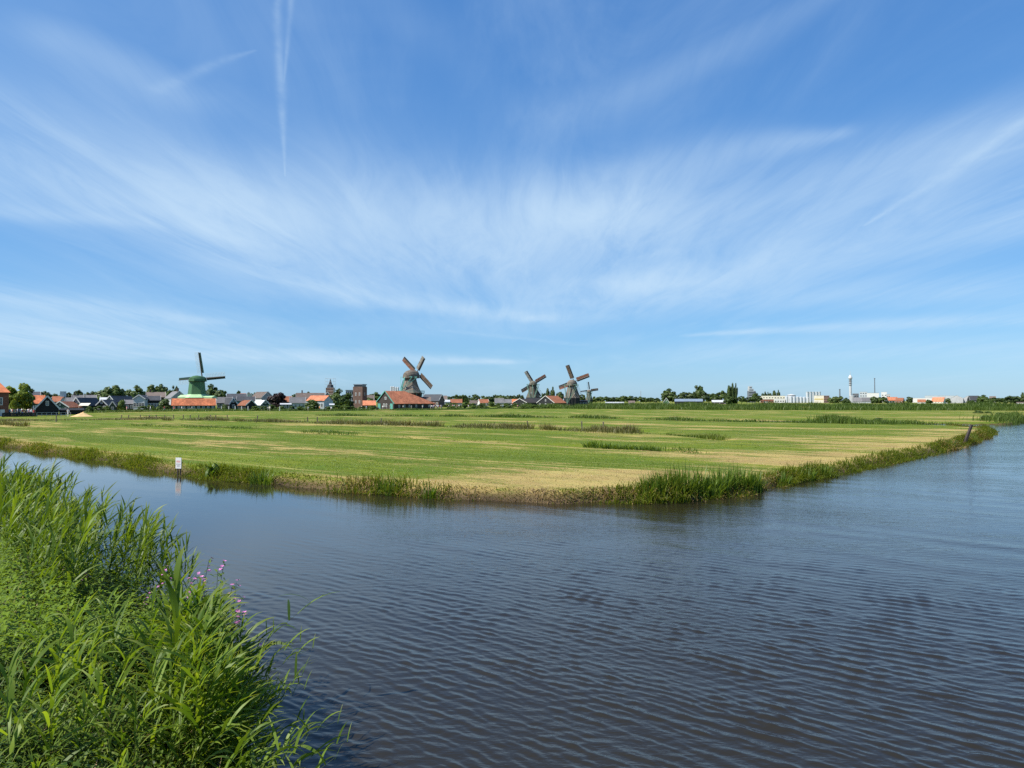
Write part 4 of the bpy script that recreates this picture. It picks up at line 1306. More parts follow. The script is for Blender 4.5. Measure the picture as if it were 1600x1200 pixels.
for x, t, h_, nm in ((849, 611, 4.5, 'lowest of the poplars between the two thatched windmills'), (855.5, 605.8, 3.8, 'pointed poplar next to the left thatched windmill'), (863.5, 604, 4.2, 'tallest poplar between the two thatched windmills'), (874, 608.5, 6.5, 'broad poplar next to the right thatched windmill')):
    tree(x, h_, t, 540, 'poplar', M_TREE_DARK, nm, name='poplar_tree')
for i, (x, h_, t) in enumerate(((910, 7, 617), (930, 6, 618.5), (938, 6, 619.5), (948, 7, 620), (957, 6, 619.5), (966, 7, 620.5), (974, 7, 619), (983, 8, 617.5), (991, 6, 619.5), (1001, 6, 620), (1009, 6, 620), (1017, 6, 621), (1026, 6, 622))):
    tree(x, h_, t, 860 + 15 * (i % 3), 'round', M_TREE if i % 4 else M_TREE_DARK, 'distant tree in the low row right of the smallest windmill', group='distant tree row right of the smallest windmill')
tree(1045, 14, 608.7, 690, 'dome', M_TREE, 'round crowned tree above the green gabled house', lift=0.15)
tree(1056, 5, 617, 680, 'round', M_TREE_DARK, 'small dark tree between round tree and long black barn')
tree(1068, 9, 613.5, 700, 'round', M_TREE_DARK, 'dark tree left of the tallest tree over the black barn')
tree(1079, 9, 611.5, 700, 'round', M_TREE_DARK, 'dark tree touching the tallest tree over the black barn')
tree(1091, 9, 602, 700, 'round', M_TREE, 'tallest tree above the long black barn', lift=0.05)
tree(1100, 8, 613.5, 690, 'round', M_TREE_DARK, 'dark tree right of the tallest tree over the black barn')
for i, (x, h_, t) in enumerate(((1108, 7, 614), (1118, 8, 614), (1128, 8, 611.5), (1136, 6, 613))):
    tree(x, h_, t, 760, 'round', M_TREE, 'green tree in the row between black barn and three poplars', group='trees between black barn and poplars')
for x, t, h_, nm in ((1139.8, 597, 3.4, 'leftmost of the three tall poplars'), (1145, 597.3, 3.0, 'middle of the three tall poplars'), (1150, 598.5, 3.2, 'rightmost of the three tall poplars')):
    tree(x, h_, t, 700, 'poplar', M_TREE_DARK, nm, name='poplar_tree')
tree(1142, 11, 617.5, 680, 'dome', M_TREE, 'wide bush like tree at the foot of the three poplars', lift=0.0)
for i, (x, h_, t) in enumerate(((1159, 7, 619.5), (1167, 7, 620), (1176, 6, 620), (1185, 6, 618.5), (1180, 5, 612.5))):
    tree(x, h_, t, 900, 'round', M_TREE_DARK if i % 2 else M_TREE, 'tree before the grey factory process tower', group='trees before the process tower')
for i, (x, t) in enumerate(((1191.5, 611.5), (1195.5, 611.3), (1200, 612), (1204, 611.5))):
    tree(x, 2.4, t, 1400, 'poplar', M_TREE_DARK, 'tree in the first row standing behind the factory hall', group='first tree row behind the factory hall')
for i, (x, t, h_) in enumerate(((1210, 609.5, 3.2), (1216.2, 609, 2.8))):
    tree(x, h_, t, 1400, 'poplar', M_TREE_DARK, 'one of two pointed trees behind the factory hall', group='pointed tree pair behind the factory hall')
tree(1301, 7, 619.5, 950, 'dome', M_WILLOW, 'pale green round tree left of the telecom tower', lift=0.0)
tree(1310, 8, 618.5, 950, 'dome', M_WILLOW, 'pale green tree with broad crown under the slim grey stack', lift=0.0)
tree(1322, 6.5, 622, 940, 'dome', M_TREE, 'low round tree at the foot of the telecom tower', lift=0.0)
tree(1367, 7, 619, 900, 'dome', M_TREE_DARK, 'dark round tree before the large white factory block', lift=0.0)
tree(1378, 8, 619.5, 900, 'dome', M_TREE, 'round tree between white factory block and orange roofs', lift=0.0)
tree(1421.5, 5, 618.8, 900, 'round', M_TREE_DARK, 'narrow dark tree between the rust roof and white warehouse', lift=0.05)
tree(1452, 5, 624, 870, 'dome', M_TREE, 'low round tree left of the orange farmhouse', lift=0.0)
tree(1482, 4, 622.5, 860, 'round', M_TREE, 'little tree before the blank grey shed', lift=0.0)
tree(1536, 11, 618, 820, 'dome', M_TREE, 'large round tree right of the dark roofed house', lift=0.0)
tree(1517, 6, 625, 800, 'dome', M_TREE, 'low bush like tree before the dark roofed house', lift=0.0)
for i, (x, h_, t) in enumerate(((1552, 8, 621.5), (1562, 7, 621), (1570, 7, 621.5))):
    tree(x, h_, t, 840, 'round', M_TREE, 'low green tree in the gap right of the large round tree', group='low trees on the far bank')
tree(1580, 10, 618, 800, 'dome', M_TREE_DARK, 'dark broad tree near the edge of the far bank', lift=0.0)
tree(1597, 9, 616.5, 800, 'dome', M_TREE_DARK, 'dark tree at the very edge of the picture on the far bank', lift=0.0)
tree(1598, 2.2, 610, 900, 'poplar', M_TREE_DARK, 'narrow pointed tree rising at the picture edge', name='poplar_tree')

# ------------------------------------------------------------------ grasses as ribbons
def ribbons(P, h, az, bend, width, segs=3, tilt=None, twist=None, rng=None):
    """upright tapering blades: P (n,3) foot, h length, az bearing of the bend, bend 0..1.5 (how far the tip leans), returns V, [F4, F3], along"""
    n = len(P)
    d = np.stack([np.cos(az), np.sin(az), np.zeros(n)], 1)
    tw = az + math.pi / 2 if twist is None else twist
    side = np.stack([np.cos(tw), np.sin(tw), np.zeros(n)], 1)
    rows = []
    t0 = np.zeros(n) if tilt is None else tilt
    pos = P.copy()
    prev = 0.0
    along = []
    for k in range(segs + 1):
        t = k / segs
        if k:
            ang = t0 + bend * (t - 0.5 / segs) * 1.6
            pos = pos + (d * np.sin(ang)[:, None] + np.array([0, 0, 1.0]) * np.cos(ang)[:, None]) * (h / segs)[:, None]
        wv = width * (0.55 + 0.9 * t if t < 0.45 else 1.25 * (1 - t) ** 0.75 + 0.02)
        if k < segs:
            rows.append(pos - side * (wv * 0.5)[:, None]); rows.append(pos + side * (wv * 0.5)[:, None])
            along += [t, t]
        else:
            rows.append(pos.copy()); along += [1.0]
    V = np.stack(rows, 1)
    m = V.shape[1]
    base = (np.arange(n) * m)[:, None]
    F4 = []
    for k in range(segs - 1):
        F4.append(base + np.array([[2 * k, 2 * k + 1, 2 * k + 3, 2 * k + 2]]))
    F3 = base + np.array([[2 * (segs - 1), 2 * (segs - 1) + 1, m - 1]])
    F4 = np.concatenate(F4) if F4 else np.zeros((0, 4), int)
    return V.reshape(-1, 3), F4, F3, np.tile(np.array(along), n), m


class Stuff:
    def __init__(self):
        self.V = []; self.F4 = []; self.F3 = []; self.var = []; self.al = []; self.n = 0
    def add(self, V, F4, F3, var, al):
        self.V.append(V); self.F4.append(F4 + self.n); self.F3.append(F3 + self.n); self.var.append(var); self.al.append(al); self.n += len(V)
    def blades(self, P, h, az, bend, width, var, segs=3, tilt=None, twist=None):
        V, F4, F3, al, m = ribbons(P, h, az, bend, width, segs, tilt, twist)
        self.add(V, F4, F3, np.repeat(var, m), al)
    def mesh(self, name, mat):
        fs = []
        F4 = np.concatenate(self.F4); F3 = np.concatenate(self.F3)
        if len(F4): fs.append(F4)
        if len(F3): fs.append(F3)
        return np_mesh(name, np.concatenate(self.V), fs, mat, var={'var': np.concatenate(self.var), 'along': np.concatenate(self.al)})
    def build(self, name, mat, label=None, cat=None):
        return tag(link(name, self.mesh(name, mat)), label, cat, kind='stuff')


M_BANK = leaf_mat('bank_grass', (0.060, 0.100, 0.010), (0.190, 0.240, 0.028), 0.38, tip=(0.22, 0.23, 0.05))
M_SEDGE = leaf_mat('sedge', (0.040, 0.090, 0.010), (0.165, 0.245, 0.028), 0.42)
M_DRYG = leaf_mat('dry_grass', (0.150, 0.100, 0.045), (0.420, 0.310, 0.130), 0.25)
M_RUSH = leaf_mat('rushes', (0.085, 0.092, 0.022), (0.190, 0.175, 0.060), 0.3, tip=(0.20, 0.145, 0.085))
M_FARREED = leaf_mat('far_reed', (0.045, 0.085, 0.012), (0.120, 0.175, 0.028), 0.35)
M_REED = leaf_mat('reed_leaf', (0.034, 0.082, 0.009), (0.185, 0.275, 0.024), 0.45, tip=(0.23, 0.27, 0.04))
M_YREED = leaf_mat('young_reed_leaf', (0.075, 0.145, 0.012), (0.225, 0.325, 0.030), 0.52, tip=(0.27, 0.31, 0.04))
M_HERB = leaf_mat('herb_leaf', (0.034, 0.078, 0.008), (0.195, 0.290, 0.022), 0.42)
M_STEM = leaf_mat('plant_stem', (0.060, 0.085, 0.018), (0.140, 0.150, 0.040), 0.15)
M_PINK = plain('pink_petal', (0.44, 0.15, 0.34), 0.6, 0.3, 20)

# ---- mown meadow: short tufts near the viewer
rng = np.random.default_rng(41)
n = 80000
yy = 27 + 75 * rng.random(n) ** 1.5
xx = rng.uniform(-0.78, 0.75, n) * yy
zz_, sd_ = land_z(xx, yy)
ok = (sd_ > 0.9)
xx, yy, zz_ = xx[ok], yy[ok], zz_[ok]
st = xx * SD[0] + yy * SD[1]; ac = -xx * SD[1] + yy * SD[0]
tuft = vnoise(st * 0.25, ac * 1.3, 77, 4) + 0.5 * vnoise(xx * 0.5, yy * 0.5, 78, 2)
P = np.stack([xx, yy, zz_ - 0.01], 1)
keep_g = tuft + rng.normal(0, 0.35, len(P)) - 2.8 * dryness(xx, yy) > -0.1
for mat, sel, nm in ((M_BANK, keep_g, 'meadow_grass'), (M_DRYG, ~keep_g & (rng.random(len(P)) < 0.55), 'mown_hay')):
    S = Stuff()
    Q = P[sel]; k = len(Q)
    for r_ in range(2):
        S.blades(Q + rng.normal(0, 0.06, (k, 3)) * [1, 1, 0], rng.uniform(0.03, 0.09, k) * (1.0 if mat is M_BANK else 0.7), rng.uniform(0, 6.28, k), rng.uniform(0.3, 1.2, k), rng.uniform(0.02, 0.05, k), np.clip(rng.normal(0.85, 0.25, k), 0, 1.3), 2)
    S.build(nm, mat)

# ---- vegetation on the bank
BANKTAB = [(-400, .35, .5, .3), (0, .35, .45, .3), (120, .38, .6, .2), (230, .42, .55, .25), (285, .30, .35, .6), (310, .35, .45, .4), (350, .42, .5, .25), (440, .40, .45, .35), (560, .45, .5, .3), (600, .62, .6, .1),
           (640, .45, .45, .3), (700, .40, .4, .4), (755, .32, .35, .75), (880, .30, .4, .75), (930, .34, .4, .55), (1000, .50, .5, .25), (1050, .85, .45, .1), (1180, .80, .6, .1), (1200, .35, .5, .8), (1225, .48, .6, .35),
           (1270, .62, .6, .2), (1330, .50, .6, .25), (1400, .45, .65, .35), (1460, .55, .6, .35), (1520, .70, .55, .4), (1560, .60, .5, .4)]
BT = np.array(BANKTAB)
def along_shore(pts, n, rng):
    A = np.array([(p[0], p[1]) for p in pts]); d = np.hypot(*(A[1:] - A[:-1]).T); cum = np.concatenate([[0], np.cumsum(d)])
    s = rng.random(n) * cum[-1]
    i = np.clip(np.searchsorted(cum, s) - 1, 0, len(d) - 1)
    t = (s - cum[i]) / d[i]
    return A[i] + (A[i + 1] - A[i]) * t[:, None], s
SH = [(p.x, p.y) for p in SHORE[1:34]]
n = 120000
xy, s_ = along_shore(SH, n, rng)
xy = xy + rng.normal(0, 0.55, (n, 2))
z_, sd_ = land_z(xy[:, 0], xy[:, 1])
thin_ = vnoise(s_ * 0.55, s_ * 0.15, 57, 3)
ok = (sd_ > -0.42) & (sd_ < 1.5) & (rng.random(n) < np.clip(0.75 + 0.6 * thin_, 0.18, 1)) & (rng.random(n) < smooth(1.7, 0.4, sd_) * 0.9 + 0.1)
xy, z_, s_, sd_ = xy[ok], z_[ok], s_[ok], sd_[ok]
pxs = 800 + F * xy[:, 0] / xy[:, 1]
hh = np.interp(pxs, BT[:, 0], BT[:, 1]); tone = np.interp(pxs, BT[:, 0], BT[:, 2]); dryp = np.interp(pxs, BT[:, 0], BT[:, 3])
clump = vnoise(s_ * 1.7, s_ * 0.3, 55, 3)
hh = 1.0 * hh * np.clip(0.62 + 0.95 * clump, 0.22, 1.9) * rng.uniform(0.5, 1.15, len(hh)) * (1 - 0.45 * smooth(0.5, 1.4, sd_))
hh = np.maximum(hh, 0.10)
tipz = smooth(740, 770, pxs) * smooth(960, 900, pxs)
hh = hh * (1 - 0.35 * tipz)
isdry = rng.random(len(hh)) < np.clip(dryp * 0.72 - 0.08 + 0.10 * tipz + 0.45 * vnoise(s_ * 0.9, s_ * 0.2, 58, 3), 0.03, 0.95)
# bearing of the fall: mostly down towards the water, which lies on the viewer's side
az = np.arctan2(-xy[:, 1], -xy[:, 0] * 0.5) + rng.normal(0, 0.9, len(hh))
P = np.stack([xy[:, 0], xy[:, 1], np.maximum(z_, -0.1) - 0.02], 1)
for mat, sel, nm, lb in ((M_BANK, ~isdry, 'bank_grass', None), (M_DRYG, isdry, 'dry_bank_grass', None)):
    S = Stuff(); k = int(sel.sum())
    S.blades(P[sel], hh[sel] * (1.0 if mat is M_BANK else 0.85), az[sel], rng.uniform(0.35, 1.5, k) if mat is M_BANK else rng.uniform(0.7, 1.9, k), rng.uniform(0.022, 0.052, k), np.clip(tone[sel] + rng.normal(0, 0.25, k), 0, 1), 3)
    S.build(nm, mat)

# long dead grass hanging over the worn edge of the corner
n = 3600
xy, s_ = along_shore([(p.x, p.y) for p in SHORE[10:20]], n, rng)
xy = xy + rng.normal(0, 0.4, (n, 2)) + [0, 0.5]
z_, sd_ = land_z(xy[:, 0], xy[:, 1])
cl_ = vnoise(s_ * 1.4, s_ * 0.4, 91, 2)
ok = (sd_ > 0.15) & (sd_ < 1.3) & (cl_ + rng.normal(0, 0.2, n) > 0.22)
xy, z_ = xy[ok], z_[ok]; k = len(xy)
S = Stuff()
S.blades(np.stack([xy[:, 0], xy[:, 1], z_], 1), rng.uniform(0.15, 0.48, k), -math.pi / 2 + rng.normal(0, 0.8, k), rng.uniform(0.5, 1.6, k), rng.uniform(0.015, 0.035, k), np.clip(rng.normal(0.55, 0.25, k), 0, 1), 4, tilt=rng.uniform(0.7, 1.3, k))
S.build('hanging_dry_grass', leaf_mat('dead_brown_grass', (0.090, 0.058, 0.026), (0.270, 0.175, 0.080), 0.2))

# ---- tall sedge clumps: things one can tell apart along the bank
def sedge_mesh(seed, n=70, h=1.0, spread=0.35, mat=None, w=0.030, bend=(0.1, 0.7)):
    rg = np.random.default_rng(seed)
    r = spread * np.sqrt(rg.random(n)); a = rg.uniform(0, 6.28, n)
    P = np.stack([r * np.cos(a), r * np.sin(a), np.full(n, -0.05)], 1)
    S = Stuff()
    S.blades(P, h * rg.uniform(0.55, 1.1, n), a + rg.normal(0, 0.5, n), rg.uniform(*bend, n) * (0.4 + r / spread), rg.uniform(0.6, 1.3, n) * w, np.clip(rg.normal(0.5, 0.28, n), 0, 1), 4)
    return S.mesh('leaves', mat)
SEDGES = [sedge_mesh(i, n=52, mat=M_SEDGE, w=0.052) for i in range(5)]
def sedge(px, py, h, sp, label, group=None):
    p = G(px, py, 0.02)
    o = link('sedge_clump', SEDGES[random.randrange(5)], None, (p.x, p.y, -0.02), (0, 0, random.uniform(0, 6.28)), (sp, sp, h))
    return tag(o, label, 'sedge', group)
for i in range(34):
    sedge(1012 + i * 5.1 + random.uniform(-2, 2), np.interp(1012 + i * 5.1, [1010, 1060, 1120, 1190], [784, 783, 776, 768]) - random.uniform(0, 5), 1.22 * random.uniform(0.75, 1.35) * (1.1 if 1030 < 1012 + i * 5.1 < 1075 else 0.95), random.uniform(0.8, 1.2),
          'tall green sedge in the dense stand near the dry corner of the bank', 'tall sedge stand at the corner of the bank')
for px, py, h, lb in ((598, 771, 0.95, 'bright sedge with thin dark stems on the bank below the mill barn'), (612, 773, 0.9, 'second bright sedge beside the one with dark stems'), (672, 778, 0.75, 'dark green sedge on the bank left of the dry grass'),
                      (402, 755, 0.8, 'sedge standing a little right of the white notice board'), (415, 756, 0.85, 'upright sedge in the pair right of the white notice board'), (1222, 757, 0.75, 'sedge right of the straw coloured gap in the bank'),
                      (1262, 750, 0.8, 'sedge on the bank half way to the leaning post, nearer clump'), (1290, 745, 0.85, 'sedge on the bank half way to the leaning post, farther clump'), (1485, 700, 1.1, 'yellow green sedge left of the leaning post'), (1520, 690, 1.0, 'yellow green sedge right of the leaning post')):
    sedge(px, py, h, 1.0, lb)
# big leaved dock next to the sign
def dock():
    rg = np.random.default_rng(5)
    n = 46
    P = np.stack([rg.normal(0, .16, n), rg.normal(0, .16, n), rg.uniform(0.0, 0.35, n)], 1)
    S = Stuff()
    S.blades(P, rg.uniform(0.45, 0.75, n), rg.uniform(0, 6.28, n), rg.uniform(0.5, 1.6, n), rg.uniform(0.08, 0.15, n), np.clip(rg.normal(0.6, .25, n), 0, 1), 4)
    return S.mesh('leaves', M_SEDGE)
p = G(334, 746, 0.05)
tag(link('dock_plant', dock(), None, (p.x, p.y, 0.0), None, (1.15, 1.15, 1.05)), 'big leaved dock plant on the bank right of the white notice board', 'plant')

# ---- rush clumps in the drains of the meadow
RUSH = [sedge_mesh(20 + i, 90, 1.0, 0.5, M_RUSH, 0.035, (0.1, 0.5)) for i in range(4)]
rush_spots = [(x, y) for x, y in ((258, 658), (264, 658.3), (328, 657.8), (336, 658), (344, 658), (352, 658.4), (371, 659), (379, 659.3), (427, 660.3), (434, 660.5), (524, 662.6), (532, 663), (542, 663.3), (548, 663.6), (555, 664),
              (566, 664.4), (584, 664.6), (599, 665), (606, 665), (617, 665.2), (626, 665.5), (634, 665.8), (640, 666), (655, 666.4), (662, 666.6), (671, 667), (679, 667.2), (686, 667.5), (790, 670), (796, 670.4), (817, 671), (824, 671.5),
              (850, 672.5), (858, 672.8), (866, 673), (932, 675), (940, 675.4), (950, 675.8), (962, 676.2), (972, 676.6), (980, 677), (988, 677.4), (8, 665), (18, 665.6), (27, 666.5), (37, 667))]
for x, y in rush_spots:
    p = G(x, y, 0.36)
    sp = random.uniform(1.3, 2.2)
    tag(link('rush_clump', RUSH[random.randrange(4)], None, (p.x, p.y, 0.33), (0, 0, random.uniform(0, 6.28)), (sp, sp, random.uniform(0.85, 1.3))),
        'brownish rush clump in the row across the middle of the meadow' if x > 60 else 'dark rush clump near the far end of the left bank', 'rushes', 'rush clumps across the meadow' if x > 60 else 'dark rushes by the left bank')
for x, y in ((918, 698), (930, 698.6), (942, 699.4), (953, 700), (962, 700.6), (974, 701.4), (984, 702.2), (1003, 703.6), (1012, 704.2), (1026, 705.2)):
    p = G(x, y, 0.36)
    sp = random.uniform(1.0, 1.5)
    tag(link('rush_clump', SEDGES[random.randrange(5)], None, (p.x, p.y, 0.33), (0, 0, random.uniform(0, 6.28)), (sp, sp, random.uniform(0.45, 0.75))),
        'dark green tuft in the nearest short row on the meadow', 'rushes', 'dark tufts in the nearest row on the meadow')

# ---- uncut strips and reed belts: nobody could count these
def strip(name, pts, n, depth, hlo, hhi, mat, width=(0.04, 0.09), zb=None, var=0.5, patch=0.5, seed=1, segs=2, bend=(0.1, 0.8)):
    rg = np.random.default_rng(seed)
    A, s = along_shore([(q.x, q.y) for q in pts], n, rg)
    A = A + rg.normal(0, 1, (n, 2)) * [depth * 0.15, depth * 0.5]
    if zb is None:
        z, sd = land_z(A[:, 0], A[:, 1])
        ok = sd > -0.5
        z = np.maximum(z, -0.05)
    else:
        z = np.full(n, zb); ok = np.ones(n, bool)
    pt = vnoise(s * 0.35, s * 0.05, seed, 3)
    ok &= rg.random(n) < np.clip(0.6 + patch * pt, 0.05, 1)
    A, z, pt = A[ok], z[ok], pt[ok]; k = len(A)
    S = Stuff()
    S.blades(np.stack([A[:, 0], A[:, 1], z - 0.03], 1), rg.uniform(hlo, hhi, k) * (0.8 + 0.42 * pt), rg.uniform(0, 6.28, k), rg.uniform(*bend, k), rg.uniform(*width, k), np.clip(rg.normal(var, 0.25, k) + 0.1 * pt, 0, 1), segs, twist=rg.normal(0, 0.5, k))
    return S.build(name, mat)
def gl(*pp, z=0.4):
    return [G(x, y, z) for x, y in pp]
strip('uncut_grass', gl((230, 655.5), (380, 658.5), (520, 662.5), (690, 667.5), (800, 670.5), (1000, 678)), 8500, 3.6, 0.25, 0.75, M_RUSH, seed=3, patch=0.8)
strip('uncut_grass', gl((1000, 678), (1080, 682), (1130, 685.5)), 1500, 1.6, 0.2, 0.45, M_BANK, seed=4)
strip('uncut_grass', gl((140, 662), (400, 671), (640, 683), (900, 696), (1090, 706)), 9000, 1.9, 0.14, 0.36, M_SEDGE, (0.03, 0.06), seed=5, patch=0.9, var=0.25)
strip('uncut_grass', gl((0, 658), (120, 656.5), (250, 656)), 4000, 5, 0.2, 0.5, M_RUSH, seed=6, var=0.7)
strip('ditch_reed', gl((500, 651), (720, 653), (900, 655), (1100, 659), (1290, 661), z=0.2), 6500, 3, 0.4, 0.9, M_FARREED, (0.07, 0.14), seed=7, patch=0.7, var=0.35)
strip('ditch_reed', gl((1290, 660.5), (1340, 661), (1390, 662), z=0.2), 4200, 5, 1.1, 1.8, M_FARREED, (0.07, 0.14), seed=8, patch=0.2)
strip('ditch_reed', gl((1390, 662), (1450, 663.5), (1530, 665.5), z=0.1), 2600, 3, 0.5, 1.1, M_FARREED, (0.06, 0.12), seed=9, patch=0.6, var=0.35)
strip('ditch_reed', gl((1552, 661.5), (1575, 661.5), (1597, 658), z=0.1), 3200, 6, 1.2, 2.0, M_FARREED, (0.07, 0.14), seed=10, patch=0.1, var=0.7)
RB = [W(x, 640, yv) for x, yv in ((820, 330), (960, 300), (1100, 275), (1300, 268), (1500, 262), (1700, 240), (1800, 215))]
strip('reed_bed', RB, 26000, 9, 1.8, 2.7, M_FARREED, (0.10, 0.24), zb=GZ - 0.1, seed=11, patch=0.25, var=0.35)
strip('reed_bed', [q + Vector((0, 16, 0)) for q in RB], 12000, 9, 2.2, 3.0, M_FARREED, (0.14, 0.26), zb=GZ - 0.1, seed=12, patch=0.2, var=0.3)
LB = [W(x, 640, yv) for x, yv in ((380, 252), (520, 246), (660, 268), (800, 320), (960, 340))]
RB3 = [W(x, 640, yv) for x, yv in ((930, 440), (1100, 430), (1300, 420), (1500, 410), (1720, 400))]
strip('reed_bed', RB3, 16000, 12, 2.3, 3.3, M_FARREED, (0.2, 0.4), zb=GZ - 0.1, seed=15, patch=0.2, var=0.25)
strip('reed_bed', LB, 22000, 8, 0.4, 0.95, M_FARREED, (0.07, 0.16), zb=GZ - 0.1, seed=13, patch=0.4, var=0.4)
LB2 = [W(x, 640, yv) for x, yv in ((128, 205), (200, 222), (280, 238), (380, 248))]
strip('tall_weeds', LB2, 8000, 9, 0.7, 1.5, M_FARREED, (0.10, 0.22), zb=GZ - 0.1, seed=14, patch=0.4, var=0.6)

# shrubs along the village edge
SHR = [(140, 634, 214, 6), (153, 634, 216, 8), (166, 635, 218, 7), (189, 623.5, 250, 7, 'dark green shrub before the dark house left of the pediment'), (222, 634, 238, 8), (236, 633.5, 240, 8), (247, 634, 242, 6), (262, 634.5, 246, 5), (352, 632, 250, 5), (400, 634, 250, 7), (412, 634, 250, 7), (425, 633, 252, 8),
       (440, 634.5, 252, 8), (455, 634, 252, 7), (468, 634.5, 252, 7), (512, 634.5, 250, 7), (526, 632.5, 252, 9), (540, 632, 254, 9), (552, 634.5, 256, 8), (566, 635, 262, 8), (580, 634, 268, 8), (705, 633.5, 300, 8), (722, 633, 306, 7), (740, 634, 312, 8), (760, 634.5, 316, 8), (778, 634, 320, 8), (796, 633.5, 326, 7),
       (699, 629.5, 395, 8), (711, 629, 390, 7), (728, 628.5, 400, 8), (739, 629.5, 400, 6), (754, 630, 405, 7), (768, 628, 410, 7), (780, 630, 410, 7), (793, 629.5, 410, 8), (806, 630, 410, 6), (715, 631, 350, 9), (750, 631.5, 352, 9), (788, 631.5, 355, 9), (820, 634, 310, 9), (836, 633.5, 312, 9), (852, 634, 316, 9), (868, 633.5, 318, 9), (884, 634, 320, 8), (902, 634.5, 325, 7), (955, 633, 340, 8)]
for q in SHR:
    tree(q[0], q[3], q[1], q[2], 'bush', M_SHRUB if random.random() < 0.6 else M_TREE, q[4] if len(q) > 4 else 'low green shrub in the strip below the village houses', None if len(q) > 4 else 'low shrubs along the village edge', name='shrub', cat='shrub')
for px, half, top, yv, lb in ((1539, 9, 649, 128, 'dark rounded bush standing by the far ditch near the open water'), (1530, 9, 641.5, 195, 'left one of the low bushes behind the dry strip of the second meadow'), (1545, 7, 642, 195, 'right one of the low bushes behind the dry strip of the second meadow'),
                              (1565, 11, 644, 170, 'pale bush left of the reeds at the water edge'), (1584, 12, 645, 150, 'bush in the reeds where the far bank meets the water'), (1370, 8, 652, 138, 'low dark bush at the end of the tall ditch reeds')):
    tree(px, half, top, yv, 'bush', M_SHRUB if 'pale' in lb else M_TREE, lb, None, name='shrub', cat='shrub', z0=0.1)

# ------------------------------------------------------------------ small things in the meadow
p = G(279.5, 743, 0.0)
sg = thing('notice_board', 'white notice board with red and dark lines on two posts in the water edge', 'sign', (p.x, p.y, -0.3), R(-14))
kk = p.y / F
bw, bh = 10.2 * kk, 17 * kk
zb0 = W(0, 732, p.y).z + 0.3
for x in (-bw * 0.22, bw * 0.24):
    MB().box(x - 0.028, x + 0.028, -0.02, 0.035, 0, zb0 + bh * 0.8).build('post', M_TAR2, sg)
bd = MB().box(-bw / 2, bw / 2, -0.05, -0.022, zb0, zb0 + bh).build('board', M_WHITE, sg)
M_REDP = plain('red_print', (0.60, 0.10, 0.08), 0.6, 0.1); M_DARKP = plain('grey_print', (0.10, 0.11, 0.14), 0.6, 0.1)
def print_line(z, h, segs, mat):
    m = MB()
    for x0, x1 in segs:
        m.add([(x0 * bw, -0.0525, zb0 + z * bh), (x1 * bw, -0.0525, zb0 + z * bh), (x1 * bw, -0.0525, zb0 + (z + h) * bh), (x0 * bw, -0.0525, zb0 + (z + h) * bh)], [(0, 1, 2, 3)])
    m.build('print_line', mat, bd)
print_line(0.66, 0.055, [(-.36, -.26), (-.24, -.12), (-.10, 0.0), (.03, .13), (.16, .24), (.27, .36)], M_REDP)
print_line(0.57, 0.045, [(-.32, -.2), (-.16, .02), (.06, .2), (.23, .34)], M_REDP)
print_line(0.38, 0.05, [(-.38, -.22), (-.19, -.06), (-.02, .16), (.19, .28), (.31, .39)], M_DARKP)
print_line(0.26, 0.03, [(-.25, -.1), (-.07, .1), (.13, .27)], M_DARKP)
print_line(0.18, 0.03, [(-.2, .02), (.06, .22)], M_DARKP)

p = G(1503, 692, 0.15)
t_ = W(1520, 664, p.y)
po = MB().bar((0, 0, -0.6), (t_.x - p.x, 0.15, t_.z - 0.1), 0.21, 0.2, taper=0.9)
tag(po.build('leaning_post', M_TAR2, None, (p.x, p.y, 0.1)), 'thick weathered wooden post leaning out over the bank', 'post')

POST = MB().box(-0.05, 0.05, -0.05, 0.05, -0.2, 1.0).add([(-.05, -.05, 1.0), (.05, -.05, 1.0), (.05, .05, 1.0), (-.05, .05, 1.0), (0, 0, 1.06)], [(0, 1, 4), (1, 2, 4), (2, 3, 4), (3, 0, 4)]).mesh('fence_post', M_WOOD)
for i, (x, yv, h) in enumerate([(88, 118, 1.15)] + [(190 + 13.6 * k + random.uniform(-3, 3), 136, 0.85) for k in range(13)]):
    p = W(x, 640, yv)
    tag(link('fence_post', POST, None, (p.x, yv, 0.42), (0, R(random.uniform(-4, 4)), 0), (1.2, 1.2, h)), 'thin fence post in the row before the green windmill' if i else 'tall lone stake before the black barn', 'fence post', 'fence posts before the green windmill' if i else None)
for x, yb, h, lb in ((402, 658, 1.0, 'lone fence post before the small hut'), (481, 660, 0.9, 'left of two posts below the big rounded bush'), (496, 660.4, 0.95, 'right of two posts below the big rounded bush'), (595, 665, 1.1, 'post among the rushes below the mill barn'), (824.5, 671, 1.1, 'post among rushes below the left thatched windmill'),
                     (909.5, 672, 1.1, 'post below the right thatched windmill'), (942, 673, 1.1, 'post among rushes right of the thatched windmills')):
    p = G(x, yb, 0.4)
    tag(link('fence_post', POST, None, (p.x, p.y, 0.36), (0, R(random.uniform(-5, 5)), 0), (1.4, 1.4, h)), lb, 'fence post')
WPOST = MB().box(-0.09, 0.09, -0.09, 0.09, -0.1, 1.6).box(-0.13, 0.13, -0.13, 0.13, 1.6, 1.72).mesh('white_post', M_WHITE)
for x in (346, 357.5, 367.5, 377.5, 387.5):
    p = W(x, 640, 247)
    tag(link('white_post', WPOST, None, (p.x, 247, GZ), None, (1.1, 1.1, 0.95)), 'white painted post in the row right of the long orange roof', 'post', 'white posts right of the long orange roof')
p = W(437, 640, 245)
tag(link('white_post', WPOST, None, (p.x, 245, GZ), None, (1.1, 1.1, 0.95)), 'lone white post before the dark copper tree', 'post')

